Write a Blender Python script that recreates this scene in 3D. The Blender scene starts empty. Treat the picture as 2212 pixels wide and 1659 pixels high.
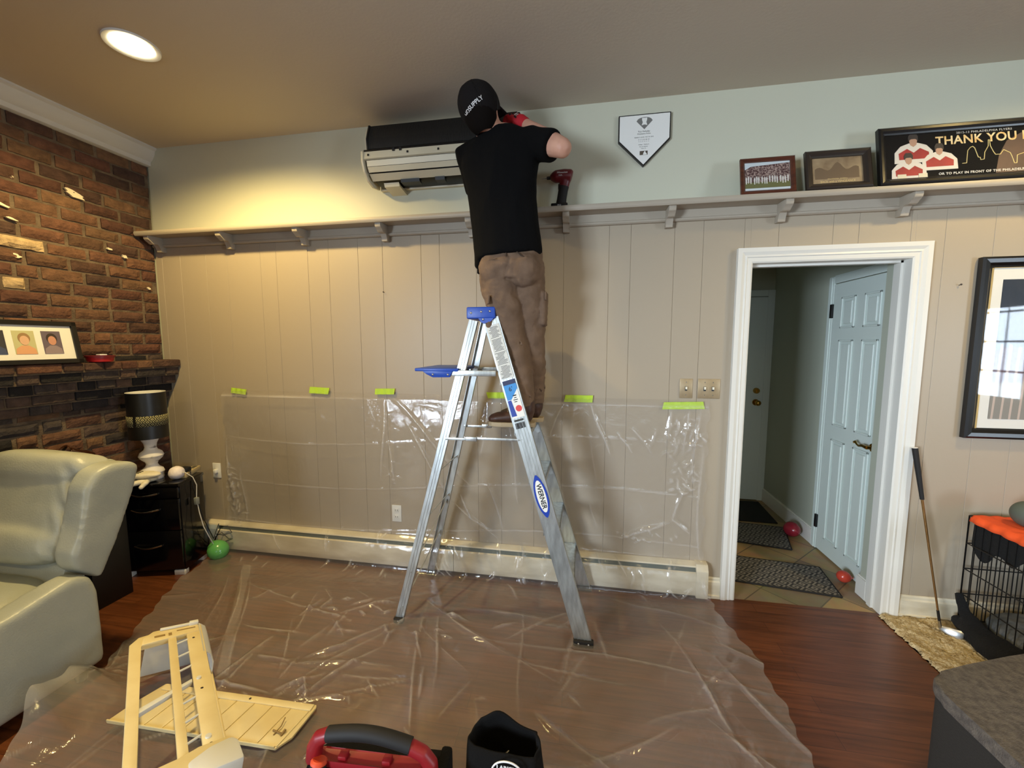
import bpy, bmesh, math, random
import numpy as np
from mathutils import Vector, Matrix, noise

sc = bpy.context.scene
C = sc.collection
PI = math.pi

# ------------------------------------------------------------------ camera
def cam_axes(yaw, pitch, roll):
    cy, sy, cp, sp = math.cos(yaw), math.sin(yaw), math.cos(pitch), math.sin(pitch)
    f = Vector((-sy*cp, cy*cp, sp)); r = Vector((cy, sy, 0)); u = r.cross(f)
    c, s = math.cos(roll), math.sin(roll)
    return c*r + s*u, -s*r + c*u, f
r_, u_, f_ = cam_axes(.1758, -.09825, -.00115)
cam = bpy.data.cameras.new('camera'); cam.sensor_width = 36; cam.lens = 874.1*36/2212
cam.clip_start = .05; cam.clip_end = 100
co = bpy.data.objects.new('camera', cam); C.objects.link(co)
co.matrix_world = Matrix(((r_.x, u_.x, -f_.x, 0), (r_.y, u_.y, -f_.y, -2.5723), (r_.z, u_.z, -f_.z, 1.5741), (0, 0, 0, 1)))
sc.camera = co
sc.view_settings.view_transform = 'Standard'; sc.view_settings.look = 'None'
sc.view_settings.gamma = 1; sc.view_settings.use_curve_mapping = False
sc.view_settings.exposure = 0.20
sc.cycles.max_bounces = 8; sc.cycles.diffuse_bounces = 4; sc.cycles.glossy_bounces = 4
sc.cycles.transparent_max_bounces = 12; sc.cycles.transmission_bounces = 4
sc.cycles.sample_clamp_indirect = 6.0
sc.cycles.caustics_reflective = False; sc.cycles.caustics_refractive = False

# ------------------------------------------------------------------ world and daylight
w = bpy.data.worlds.new('world'); sc.world = w; w.use_nodes = True
nt = w.node_tree; bg = nt.nodes['Background']
sky = nt.nodes.new('ShaderNodeTexSky'); sky.sky_type = 'HOSEK_WILKIE'; sky.turbidity = 5
sky.sun_direction = (.3, -.5, .8)
nt.links.new(sky.outputs[0], bg.inputs[0]); bg.inputs[1].default_value = .6

def area(name, loc, target, sx, sy, power, col):
    l = bpy.data.lights.new(name, 'AREA'); l.shape = 'RECTANGLE'; l.size = sx; l.size_y = sy
    l.energy = power; l.color = col
    o = bpy.data.objects.new(name, l); C.objects.link(o); o.location = loc
    o.rotation_euler = (Vector(target)-Vector(loc)).to_track_quat('-Z', 'Y').to_euler()
    return o
DAY = (.73, .86, 1.0)
area('daylight_patio_window', (-3.62, -5.45, 1.60), (1.8, .45, 1.15), 1.7, 1.35, 108, DAY).data.spread = math.radians(78)
area('daylight_arched_window', (5.22, -3.9, 1.45), (0, -3.9, 1.45), 1.2, 1.15, 110, DAY)
area('daylight_rear_window', (.6, -6.72, 1.65), (.6, 0, 1.65), 2.0, 1.1, 30, DAY)
WARM = (1.0, .73, .29)
CANS = [(-2.122, -.861, 185), (2.3, -.9, 70), (-2.122, -3.4, 60), (.1, -3.4, 50), (2.3, -3.4, 55)]
def can_lamp(x, y, power):
    l = bpy.data.lights.new('can_lamp', 'SPOT'); l.energy = power*.9; l.color = WARM
    l.spot_size = math.radians(164); l.spot_blend = .55; l.shadow_soft_size = .06
    o = bpy.data.objects.new('can_lamp', l); C.objects.link(o); o.location = (x, y, 2.955)
    return o
for q in CANS: can_lamp(*q)

# ------------------------------------------------------------------ materials
def lin(c):
    c = c/255
    return c/12.92 if c <= .04045 else ((c+.055)/1.055)**2.4
def rgb(*c): return (lin(c[0]), lin(c[1]), lin(c[2]), 1)

def mat(name, col, rough=.6, metal=0, spec=.5, col2=None, nscale=8, bump=0, bscale=60, coat=0, emis=None, estr=0,
        stretch=(1, 1, 1), trans=0, contrast=(.35, .65), sub=0):
    m = bpy.data.materials.new(name); m.use_nodes = True; t = m.node_tree; b = t.nodes['Principled BSDF']
    b.inputs['Base Color'].default_value = rgb(*col)
    b.inputs['Roughness'].default_value = rough; b.inputs['Metallic'].default_value = metal
    b.inputs['Specular IOR Level'].default_value = spec
    b.inputs['Coat Weight'].default_value = coat
    if trans: b.inputs['Transmission Weight'].default_value = trans
    if emis: b.inputs['Emission Color'].default_value = (*emis, 1); b.inputs['Emission Strength'].default_value = estr
    tc = t.nodes.new('ShaderNodeTexCoord'); mp = t.nodes.new('ShaderNodeMapping'); mp.inputs['Scale'].default_value = stretch
    t.links.new(tc.outputs['Object'], mp.inputs['Vector'])
    if col2:
        n = t.nodes.new('ShaderNodeTexNoise'); n.inputs['Scale'].default_value = nscale; n.inputs['Detail'].default_value = 5
        r = t.nodes.new('ShaderNodeValToRGB'); r.color_ramp.elements[0].color = rgb(*col); r.color_ramp.elements[1].color = rgb(*col2)
        r.color_ramp.elements[0].position, r.color_ramp.elements[1].position = contrast
        t.links.new(mp.outputs[0], n.inputs['Vector']); t.links.new(n.outputs['Fac'], r.inputs[0]); t.links.new(r.outputs[0], b.inputs['Base Color'])
    if bump:
        n = t.nodes.new('ShaderNodeTexNoise'); n.inputs['Scale'].default_value = bscale; n.inputs['Detail'].default_value = 4
        bp = t.nodes.new('ShaderNodeBump'); bp.inputs['Strength'].default_value = bump; bp.inputs['Distance'].default_value = .01
        t.links.new(mp.outputs[0], n.inputs['Vector']); t.links.new(n.outputs['Fac'], bp.inputs['Height']); t.links.new(bp.outputs[0], b.inputs['Normal'])
    return m

M = {}
M['panel'] = mat('taupe_panel_paint', (172, 159, 139), .42, bump=.05, bscale=40)
M['upper'] = mat('cream_wall_paint', (200, 200, 180), .5, bump=.05, bscale=50)
M['ceiling'] = mat('ceiling_paint', (200, 188, 170), .75, bump=.06, bscale=70)
M['shelf'] = mat('taupe_shelf_paint', (172, 162, 146), .45)
M['white'] = mat('white_trim_paint', (226, 224, 216), .35)
M['crown'] = mat('crown_paint', (205, 203, 198), .5)
M['heater'] = mat('cream_heater_enamel', (228, 220, 198), .4, col2=(205, 194, 168), nscale=5, stretch=(1, 1, 3))
M['heater_slot'] = mat('heater_slot', (70, 82, 76), .6)
M['door'] = mat('white_door_paint', (212, 222, 216), .4)
M['hallwall'] = mat('hall_wall_paint', (178, 182, 166), .7)
M['black'] = mat('black_plastic', (14, 14, 15), .4)
M['blackgloss'] = mat('black_gloss_lacquer', (9, 9, 12), .15, coat=.3)
M['blackframe'] = mat('black_frame_wood', (16, 15, 15), .3)
M['darkrubber'] = mat('dark_rubber', (20, 18, 18), .7)
M['brass'] = mat('brass', (190, 150, 70), .22, metal=1)
M['steel'] = mat('brushed_steel', (190, 190, 188), .25, metal=1)
M['alu'] = mat('brushed_aluminium', (206, 212, 212), .36, metal=.85, col2=(176, 180, 180), nscale=14, stretch=(3, 3, .6))
M['blue'] = mat('ladder_blue_plastic', (26, 74, 178), .4, bump=.05)
M['mortar'] = mat('mortar', (112, 96, 78), .95, bump=.6, bscale=90, col2=(84, 70, 56), nscale=14)
M['tape'] = mat('green_masking_tape', (190, 226, 62), .6, bump=.2, bscale=80)
M['plate_w'] = mat('white_plastic_plate', (235, 235, 230), .35)
M['plate_b'] = mat('metal_switch_plate', (168, 148, 116), .38, metal=.4, col2=(190, 172, 140), nscale=10)
M['ivory'] = mat('ivory_plastic', (236, 230, 210), .35)
M['pants'] = mat('brown_work_cloth', (120, 97, 78), .9, col2=(104, 83, 66), nscale=14, bump=.25, bscale=300)
M['shirt'] = mat('black_cotton', (9, 9, 10), .95, spec=.15, bump=.2, bscale=200)
M['skin'] = mat('skin', (214, 164, 140), .5, col2=(200, 146, 122), nscale=12)
M['hair'] = mat('dark_hair', (20, 16, 14), .95, spec=.1)
M['cap'] = mat('dark_cap_cloth', (26, 23, 23), .95, spec=.2, bump=.2, bscale=250)
M['boot'] = mat('brown_boot_leather', (74, 46, 32), .5, col2=(56, 34, 24), nscale=20, bump=.15)
M['sole'] = mat('tan_boot_sole', (176, 158, 128), .7)
M['glove_r'] = mat('red_glove_cloth', (186, 22, 38), .6, bump=.2, bscale=160)
M['glove_b'] = mat('black_glove_cloth', (16, 15, 17), .6)
M['leather'] = mat('sage_leather', (170, 173, 162), .38, col2=(160, 164, 154), nscale=5, bump=.12, bscale=130)
M['cream'] = mat('yellowed_cream_plastic', (238, 222, 172), .42, col2=(226, 206, 152), nscale=6)
M['milky'] = mat('white_plastic', (225, 226, 222), .4)
M['coil'] = mat('dark_coil_fins', (22, 21, 19), .55, bump=.6, bscale=10, stretch=(60, 1, 1))
M['acw'] = mat('ac_cream_plastic', (214, 206, 180), .42)
M['toolred'] = mat('tool_red_plastic', (138, 24, 32), .42)
M['drillred'] = mat('driver_dark_red', (96, 14, 24), .4)
M['orange'] = mat('orange_plastic', (224, 84, 52), .5)
M['bagcloth'] = mat('black_bag_cloth', (12, 11, 11), .95, spec=.2, bump=.3, bscale=220)
M['woodframe'] = mat('reddish_wood_frame', (92, 46, 28), .35, col2=(66, 32, 20), nscale=10, stretch=(1, 1, 6))
M['darkframe'] = mat('dark_bronze_frame', (44, 36, 30), .32)
M['paper'] = mat('white_mat_board', (236, 234, 226), .8)
M['gold'] = mat('gold_fillet', (178, 148, 88), .4, metal=.5)
M['glass'] = None
M['lampwhite'] = mat('distressed_white_paint', (222, 220, 222), .6, col2=(88, 84, 90), nscale=9, stretch=(1, 1, 3), contrast=(.56, .66))
M['rug'] = mat('beige_shag', (216, 198, 158), .95, col2=(182, 160, 120), nscale=26, bump=1, bscale=120)
M['ottoman'] = mat('grey_tweed_fabric', (106, 98, 90), .95, col2=(78, 72, 68), nscale=50, bump=.6, bscale=260)
M['ottoside'] = mat('dark_grey_fabric', (38, 35, 32), .95, bump=.3, bscale=200)
M['orangecloth'] = mat('orange_cloth', (238, 88, 34), .8, bump=.2)
M['fleece'] = mat('black_fleece', (12, 12, 13), .95, bump=.6, bscale=100)
M['greygreen'] = mat('grey_green_fabric', (84, 92, 82), .7)
M['bluegrey'] = mat('bluegrey_fabric', (86, 94, 102), .9, bump=.4, bscale=60, col2=(130, 134, 138), nscale=8)
M['wire'] = mat('black_wire', (10, 11, 13), .4)
M['ceramic'] = mat('brown_glazed_ceramic', (78, 46, 26), .12, coat=.5, col2=(50, 28, 18), nscale=4)
M['darkglaze'] = mat('dark_glaze', (30, 22, 30), .1, coat=.5)
M['red_tin'] = mat('red_tin', (170, 30, 34), .4)
M['cord_w'] = mat('white_cord', (214, 212, 206), .5)
M['cord_b'] = mat('black_cord', (14, 14, 14), .5)
M['hardwood_dark'] = mat('dark_stand_wood', (30, 20, 16), .4)
M['txtwhite'] = mat('white_print', (225, 225, 225), .6)
M['txtdark'] = mat('dark_print', (60, 62, 60), .7)
M['txtblack'] = mat('black_print', (15, 15, 22), .6)
M['nail'] = mat('nail_dark', (50, 40, 34), .6)
M['mat_black'] = mat('black_mat', (18, 20, 18), .95, bump=.5, bscale=150)
for nm, c_, in dict(green_balloon=(96, 170, 92), red_balloon=(150, 36, 52), coral_balloon=(196, 70, 52)).items():
    M[nm] = mat(nm+'_rubber', c_, .22, sub=.2)

def glass_mat():
    m = bpy.data.materials.new('picture_glass'); m.use_nodes = True; t = m.node_tree
    for n in list(t.nodes): t.nodes.remove(n)
    o = t.nodes.new('ShaderNodeOutputMaterial'); mx = t.nodes.new('ShaderNodeMixShader')
    tr = t.nodes.new('ShaderNodeBsdfTransparent'); gl = t.nodes.new('ShaderNodeBsdfGlossy'); gl.inputs['Roughness'].default_value = .03
    fr = t.nodes.new('ShaderNodeFresnel'); fr.inputs['IOR'].default_value = 1.5
    ge = t.nodes.new('ShaderNodeNewGeometry'); iv = t.nodes.new('ShaderNodeMath'); iv.operation = 'SUBTRACT'; iv.inputs[0].default_value = 1
    mu = t.nodes.new('ShaderNodeMath'); mu.operation = 'MULTIPLY'
    t.links.new(ge.outputs['Backfacing'], iv.inputs[1]); t.links.new(iv.outputs[0], mu.inputs[0]); t.links.new(fr.outputs[0], mu.inputs[1])
    t.links.new(mu.outputs[0], mx.inputs[0]); t.links.new(tr.outputs[0], mx.inputs[1]); t.links.new(gl.outputs[0], mx.inputs[2])
    t.links.new(mx.outputs[0], o.inputs[0]); return m
M['glass'] = glass_mat()

def film_mat():
    m = bpy.data.materials.new('clear_plastic_film'); m.use_nodes = True; t = m.node_tree
    for n in list(t.nodes): t.nodes.remove(n)
    N = t.nodes.new; L = t.links.new
    o = N('ShaderNodeOutputMaterial'); mx = N('ShaderNodeMixShader'); mx2 = N('ShaderNodeMixShader')
    tr = N('ShaderNodeBsdfTransparent'); tr.inputs[0].default_value = (.985, .985, .985, 1)
    gl = N('ShaderNodeBsdfGlossy'); gl.inputs['Roughness'].default_value = .09
    df = N('ShaderNodeBsdfDiffuse'); df.inputs[0].default_value = (.74, .72, .71, 1)
    lw = N('ShaderNodeFresnel'); ge = N('ShaderNodeNewGeometry'); io = N('ShaderNodeMath'); io.operation = 'MULTIPLY_ADD'
    io.inputs[1].default_value = 1/1.5-1.5; io.inputs[2].default_value = 1.5; L(ge.outputs['Backfacing'], io.inputs[0]); L(io.outputs[0], lw.inputs['IOR'])
    ma = N('ShaderNodeMath'); ma.operation = 'MULTIPLY_ADD'; ma.inputs[1].default_value = 1.25; ma.inputs[2].default_value = .0
    tc = N('ShaderNodeTexCoord'); n1 = N('ShaderNodeTexNoise'); n1.inputs['Scale'].default_value = 9; n1.inputs['Detail'].default_value = 6
    n1.inputs['Distortion'].default_value = .7
    bp = N('ShaderNodeBump'); bp.inputs['Strength'].default_value = .4; bp.inputs['Distance'].default_value = .02
    L(tc.outputs['Object'], n1.inputs['Vector']); L(n1.outputs['Fac'], bp.inputs['Height'])
    L(bp.outputs[0], gl.inputs['Normal']); L(bp.outputs[0], lw.inputs['Normal'])
    L(lw.outputs[0], ma.inputs[0])
    n2 = N('ShaderNodeTexNoise'); n2.inputs['Scale'].default_value = 3; n2.inputs['Detail'].default_value = 4
    at = N('ShaderNodeAttribute'); at.attribute_name = 'milk'
    mr = N('ShaderNodeMapRange'); mr.inputs[3].default_value = .6; mr.inputs[4].default_value = 1.35
    mm = N('ShaderNodeMath'); mm.operation = 'MULTIPLY'
    L(tc.outputs['Object'], n2.inputs['Vector']); L(n2.outputs['Fac'], mr.inputs[0]); L(mr.outputs[0], mm.inputs[0]); L(at.outputs['Fac'], mm.inputs[1])
    L(mm.outputs[0], mx2.inputs[0]); L(tr.outputs[0], mx2.inputs[1]); L(df.outputs[0], mx2.inputs[2])
    L(ma.outputs[0], mx.inputs[0]); L(mx2.outputs[0], mx.inputs[1]); L(gl.outputs[0], mx.inputs[2]); L(mx.outputs[0], o.inputs[0])
    return m
M['film'] = film_mat()

def wood_floor():
    m = bpy.data.materials.new('cherry_hardwood'); m.use_nodes = True; t = m.node_tree; b = t.nodes['Principled BSDF']; N = t.nodes.new; L = t.links.new
    tc = N('ShaderNodeTexCoord'); br = N('ShaderNodeTexBrick'); br.inputs['Scale'].default_value = 1
    br.inputs['Brick Width'].default_value = 1.1; br.inputs['Row Height'].default_value = .083; br.inputs['Mortar Size'].default_value = .0009
    br.inputs['Color1'].default_value = rgb(110, 66, 40); br.inputs['Color2'].default_value = rgb(94, 54, 32); br.inputs['Mortar'].default_value = rgb(56, 30, 20)
    br.offset = .37
    mp = N('ShaderNodeMapping'); mp.inputs['Scale'].default_value = (1.5, 22, 1)
    n = N('ShaderNodeTexNoise'); n.inputs['Scale'].default_value = 2.5; n.inputs['Detail'].default_value = 7
    mx = N('ShaderNodeMix'); mx.data_type = 'RGBA'; mx.blend_type = 'MULTIPLY'; mx.inputs[0].default_value = .8
    r = N('ShaderNodeValToRGB'); r.color_ramp.elements[0].color = (.5, .45, .4, 1); r.color_ramp.elements[1].color = (1.25, 1.15, 1.1, 1)
    r.color_ramp.elements[0].position = .3; r.color_ramp.elements[1].position = .7
    L(tc.outputs['Object'], br.inputs['Vector']); L(tc.outputs['Object'], mp.inputs[0]); L(mp.outputs[0], n.inputs['Vector'])
    L(n.outputs['Fac'], r.inputs[0]); L(br.outputs['Color'], mx.inputs[6]); L(r.outputs[0], mx.inputs[7]); L(mx.outputs[2], b.inputs['Base Color'])
    b.inputs['Roughness'].default_value = .3
    return m
M['floor'] = wood_floor()

def tile_floor():
    m = bpy.data.materials.new('tan_stone_tile'); m.use_nodes = True; t = m.node_tree; b = t.nodes['Principled BSDF']; N = t.nodes.new; L = t.links.new
    tc = N('ShaderNodeTexCoord'); mp = N('ShaderNodeMapping'); mp.inputs['Rotation'].default_value = (0, 0, PI/4)
    br = N('ShaderNodeTexBrick'); br.inputs['Scale'].default_value = 1; br.offset = 0
    br.inputs['Brick Width'].default_value = .3; br.inputs['Row Height'].default_value = .3; br.inputs['Mortar Size'].default_value = .004
    br.inputs['Color1'].default_value = rgb(168, 140, 96); br.inputs['Color2'].default_value = rgb(128, 116, 92); br.inputs['Mortar'].default_value = rgb(104, 92, 72)
    n = N('ShaderNodeTexNoise'); n.inputs['Scale'].default_value = 9; n.inputs['Detail'].default_value = 5
    mx = N('ShaderNodeMix'); mx.data_type = 'RGBA'; mx.blend_type = 'OVERLAY'; mx.inputs[0].default_value = .35
    L(tc.outputs['Object'], mp.inputs[0]); L(mp.outputs[0], br.inputs['Vector']); L(tc.outputs['Object'], n.inputs['Vector'])
    L(br.outputs['Color'], mx.inputs[6]); L(n.outputs['Color'], mx.inputs[7]); L(mx.outputs[2], b.inputs['Base Color']); b.inputs['Roughness'].default_value = .45
    return m
M['tile'] = tile_floor()

def diamond_mat(name, ca, cb, s, axes=(0, 1), polar=None):
    m = bpy.data.materials.new(name); m.use_nodes = True; t = m.node_tree; b = t.nodes['Principled BSDF']; N = t.nodes.new; L = t.links.new
    tc = N('ShaderNodeTexCoord'); sp = N('ShaderNodeSeparateXYZ'); L(tc.outputs['Object'], sp.inputs[0])
    def pp(src, sc_):
        a = N('ShaderNodeMath'); a.operation = 'PINGPONG'; a.inputs[1].default_value = sc_; L(src, a.inputs[0]); return a.outputs[0]
    ad = N('ShaderNodeMath'); ad.operation = 'ADD'
    L(pp(sp.outputs[axes[0]], s), ad.inputs[0]); L(pp(sp.outputs[axes[1]], s*.7), ad.inputs[1])
    if polar:
        sx_ = N('ShaderNodeMath'); sx_.operation = 'SUBTRACT'; sx_.inputs[1].default_value = polar[0]; L(sp.outputs[0], sx_.inputs[0])
        sy_ = N('ShaderNodeMath'); sy_.operation = 'SUBTRACT'; sy_.inputs[1].default_value = polar[1]; L(sp.outputs[1], sy_.inputs[0])
        at = N('ShaderNodeMath'); at.operation = 'ARCTAN2'; L(sy_.outputs[0], at.inputs[0]); L(sx_.outputs[0], at.inputs[1])
        sc2 = N('ShaderNodeMath'); sc2.operation = 'MULTIPLY'; sc2.inputs[1].default_value = polar[2]; L(at.outputs[0], sc2.inputs[0])
        L(pp(sc2.outputs[0], s), ad.inputs[0])
    q = pp(ad.outputs[0], s*.28)
    g = N('ShaderNodeMath'); g.operation = 'GREATER_THAN'; g.inputs[1].default_value = s*.15; L(q, g.inputs[0])
    mx = N('ShaderNodeMix'); mx.data_type = 'RGBA'; mx.inputs[6].default_value = rgb(*ca); mx.inputs[7].default_value = rgb(*cb)
    L(g.outputs[0], mx.inputs[0]); L(mx.outputs[2], b.inputs['Base Color']); b.inputs['Roughness'].default_value = .95
    return m
M['mat_diamond'] = diamond_mat('diamond_weave', (56, 54, 54), (128, 122, 112), .055)
M['shade_band'] = diamond_mat('maze_weave_band', (26, 26, 22), (150, 144, 104), .024, (1, 2), (-2.935, -.315, .105))

def brick_mat():
    m = bpy.data.materials.new('old_brick'); m.use_nodes = True; t = m.node_tree; b = t.nodes['Principled BSDF']; N = t.nodes.new; L = t.links.new
    at = N('ShaderNodeAttribute'); at.attribute_name = 'Col'
    tc = N('ShaderNodeTexCoord'); n = N('ShaderNodeTexNoise'); n.inputs['Scale'].default_value = 22; n.inputs['Detail'].default_value = 7
    r = N('ShaderNodeValToRGB'); r.color_ramp.elements[0].color = (.62, .60, .58, 1); r.color_ramp.elements[1].color = (1.2, 1.2, 1.2, 1)
    r.color_ramp.elements[0].position = .3; r.color_ramp.elements[1].position = .72
    mx = N('ShaderNodeMix'); mx.data_type = 'RGBA'; mx.blend_type = 'MULTIPLY'; mx.inputs[0].default_value = 1
    n2 = N('ShaderNodeTexNoise'); n2.inputs['Scale'].default_value = 7; n2.inputs['Detail'].default_value = 8; n2.inputs['Roughness'].default_value = .65
    r2 = N('ShaderNodeValToRGB'); r2.color_ramp.elements[0].position = .70; r2.color_ramp.elements[1].position = .73
    r2.color_ramp.elements[0].color = (0, 0, 0, 1); r2.color_ramp.elements[1].color = (1, 1, 1, 1)
    mw = N('ShaderNodeMix'); mw.data_type = 'RGBA'; mw.inputs[7].default_value = rgb(196, 184, 158)
    L(tc.outputs['Object'], n.inputs['Vector']); L(n.outputs['Fac'], r.inputs[0]); L(at.outputs['Color'], mx.inputs[6]); L(r.outputs[0], mx.inputs[7])
    L(tc.outputs['Object'], n2.inputs['Vector']); L(n2.outputs['Fac'], r2.inputs[0]); L(r2.outputs[0], mw.inputs[0]); L(mx.outputs[2], mw.inputs[6])
    L(mw.outputs[2], b.inputs['Base Color']); b.inputs['Roughness'].default_value = .92
    bp = N('ShaderNodeBump'); bp.inputs['Strength'].default_value = .9; bp.inputs['Distance'].default_value = .008
    n3 = N('ShaderNodeTexNoise'); n3.inputs['Scale'].default_value = 70; n3.inputs['Detail'].default_value = 6
    L(tc.outputs['Object'], n3.inputs['Vector']); L(n3.outputs['Fac'], bp.inputs['Height']); L(bp.outputs[0], b.inputs['Normal'])
    return m
M['brick'] = brick_mat()

# ------------------------------------------------------------------ mesh builder
class MB:
    def __init__(s): s.bm = bmesh.new()
    def _tr(s, vs, m):
        if m is not None:
            for v in vs: v.co = m @ v.co
        return vs
    def box(s, x0, x1, y0, y1, z0, z1, bev=0, m=None, seg=2):
        bm = s.bm
        vs = [bm.verts.new((x, y, z)) for x in (x0, x1) for y in (y0, y1) for z in (z0, z1)]
        fs = [(0, 1, 3, 2), (4, 6, 7, 5), (0, 4, 5, 1), (2, 3, 7, 6), (0, 2, 6, 4), (1, 5, 7, 3)]
        faces = [bm.faces.new([vs[i] for i in f]) for f in fs]
        s._tr(vs, m)
        if bev:
            es = list({e for f in faces for e in f.edges})
            bmesh.ops.bevel(bm, geom=es, offset=bev, segments=seg, affect='EDGES', profile=.5)
        return s
    def prism(s, pts, axis, a0, a1, m=None, bev=0):
        bm = s.bm
        def P(p, a):
            return {'x': (a, p[0], p[1]), 'y': (p[0], a, p[1]), 'z': (p[0], p[1], a)}[axis]
        A = [bm.verts.new(P(p, a0)) for p in pts]; B = [bm.verts.new(P(p, a1)) for p in pts]
        n = len(pts); fs = [bm.faces.new(A), bm.faces.new(B[::-1])]
        for i in range(n): fs.append(bm.faces.new((A[i], B[i], B[(i+1) % n], A[(i+1) % n])))
        s._tr(A+B, m)
        if bev:
            es = list({e for f in fs for e in f.edges})
            bmesh.ops.bevel(bm, geom=es, offset=bev, segments=2, affect='EDGES', profile=.5)
        return s
    def tube(s, pts, rad, n=12, ref=None, cap=True):
        """rad: scalar, or per point scalar or (a along ref-side, b) ellipse radii"""
        bm = s.bm; pts = [Vector(p) for p in pts]; k = len(pts)
        if not hasattr(rad, '__len__'): rad = [rad]*k
        rings = []; side = None
        for i, p in enumerate(pts):
            d = (pts[min(i+1, k-1)] - pts[max(i-1, 0)]).normalized()
            if ref is not None: a = Vector(ref) - d*d.dot(Vector(ref))
            elif side is None: a = d.orthogonal()
            else: a = side - d*d.dot(side)
            if a.length < 1e-6: a = d.orthogonal()
            a.normalize(); side = a; b = d.cross(a)
            r = rad[i]; ra, rb = (r if hasattr(r, '__len__') else (r, r))
            rings.append([bm.verts.new(p + a*ra*math.cos(2*PI*j/n) + b*rb*math.sin(2*PI*j/n)) for j in range(n)])
        for i in range(k-1):
            for j in range(n):
                bm.faces.new((rings[i][j], rings[i][(j+1) % n], rings[i+1][(j+1) % n], rings[i+1][j]))
        if cap:
            bm.faces.new(rings[0][::-1]); bm.faces.new(rings[-1])
        return s
    def lathe(s, prof, n=32, o=(0, 0, 0), m=None, cap=True):
        bm = s.bm; rings = []
        for r, z in prof:
            rings.append([bm.verts.new((o[0]+r*math.cos(2*PI*j/n), o[1]+r*math.sin(2*PI*j/n), o[2]+z)) for j in range(n)])
        for i in range(len(prof)-1):
            for j in range(n): bm.faces.new((rings[i][j], rings[i][(j+1) % n], rings[i+1][(j+1) % n], rings[i+1][j]))
        if cap: bm.faces.new(rings[0][::-1]); bm.faces.new(rings[-1])
        s._tr([v for r in rings for v in r], m)
        return s
    def ball(s, c, r, m=None, n=20):
        rr = r if hasattr(r, '__len__') else (r, r, r)
        mm = Matrix.Translation(c) @ (m.to_4x4() if m else Matrix()) @ Matrix.Diagonal((*rr, 1))
        bmesh.ops.create_uvsphere(s.bm, u_segments=n, v_segments=max(6, n//2+2), radius=1, matrix=mm); return s
    def poly(s, pts, m=None):
        vs = [s.bm.verts.new(p) for p in pts]; s.bm.faces.new(vs); s._tr(vs, m); return s
    def addmesh(s, me, m=None):
        n0 = len(s.bm.verts); s.bm.from_mesh(me); s.bm.verts.ensure_lookup_table()
        s._tr([s.bm.verts[i] for i in range(n0, len(s.bm.verts))], m); return s
    def text(s, txt, size, m, align='CENTER', ext=.0004, bold=0, sx=1, track=1):
        cu = bpy.data.curves.new('t', 'FONT'); cu.body = txt; cu.size = size; cu.extrude = ext; cu.offset = bold
        cu.align_x = align; cu.align_y = 'CENTER'; cu.resolution_u = 3; cu.space_character = track
        o = bpy.data.objects.new('t', cu); C.objects.link(o); bpy.context.view_layer.update()
        me = bpy.data.meshes.new_from_object(o.evaluated_get(bpy.context.evaluated_depsgraph_get()))
        s.addmesh(me, m @ Matrix.Diagonal((sx, 1, 1, 1)))
        bpy.data.objects.remove(o); bpy.data.curves.remove(cu); bpy.data.meshes.remove(me); return s

WM = {}
def finish(me, smooth):
    if smooth is True: me.shade_smooth()
    elif smooth:
        me.shade_smooth()
        bm = bmesh.new(); bm.from_mesh(me); th = math.radians(smooth)
        for e in bm.edges: e.smooth = not (len(e.link_faces) == 2 and e.calc_face_angle(0) > th)
        bm.to_mesh(me); bm.free()
def build(name, mb, m, parent=None, smooth=35, label=None, local=False):
    if isinstance(mb, MB):
        bmesh.ops.recalc_face_normals(mb.bm, faces=mb.bm.faces)
        me = bpy.data.meshes.new(name); mb.bm.to_mesh(me); mb.bm.free()
    else: me = mb; me.name = name
    ms = m if isinstance(m, (list, tuple)) else [m]
    for q in ms: me.materials.append(M[q] if isinstance(q, str) else q)
    finish(me, smooth)
    o = bpy.data.objects.new(name, me); C.objects.link(o)
    if parent is not None:
        o.parent = parent
        if not local: o.matrix_parent_inverse = WM[parent.name].inverted()
        WM[o.name] = Matrix() if not local else WM[parent.name].copy()
    else:
        co_ = np.empty(len(me.vertices)*3); me.vertices.foreach_get('co', co_); co_ = co_.reshape(-1, 3)
        lo, hi = co_.min(0), co_.max(0); p = Vector(((lo[0]+hi[0])/2, (lo[1]+hi[1])/2, lo[2]))
        me.transform(Matrix.Translation(-p)); o.location = p; WM[o.name] = Matrix.Translation(p)
    if label: o['label'] = label
    return o
def tag(o, label, cat, group=None, kind=None):
    o['label'] = label; o['category'] = cat
    if group: o['group'] = group
    if kind: o['kind'] = kind
    return o
def thing(name, label, cat, loc=(0, 0, 0), rz=0, group=None):
    o = bpy.data.objects.new(name, None); C.objects.link(o); o.location = loc; o.rotation_euler = (0, 0, rz)
    o.empty_display_size = .05
    WM[o.name] = Matrix.Translation(loc) @ Matrix.Rotation(rz, 4, 'Z')
    return tag(o, label, cat, group)
def struct(o, label=None):
    o['kind'] = 'structure'
    if label: o['label'] = label
    return o
def remesh(mb, vox, smooth=6, disp=None):
    """one continuous surface out of overlapping closed volumes"""
    me = bpy.data.meshes.new('r'); bmesh.ops.recalc_face_normals(mb.bm, faces=mb.bm.faces); mb.bm.to_mesh(me); mb.bm.free()
    o = bpy.data.objects.new('r', me); C.objects.link(o)
    r = o.modifiers.new('r', 'REMESH'); r.mode = 'VOXEL'; r.voxel_size = vox
    if smooth:
        q = o.modifiers.new('s', 'SMOOTH'); q.factor = .6; q.iterations = smooth
    bpy.context.view_layer.update()
    out = bpy.data.meshes.new_from_object(o.evaluated_get(bpy.context.evaluated_depsgraph_get()))
    bpy.data.objects.remove(o); bpy.data.meshes.remove(me)
    if disp:
        for v in out.vertices: v.co = v.co + v.normal*disp(v.co)
    return out
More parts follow.
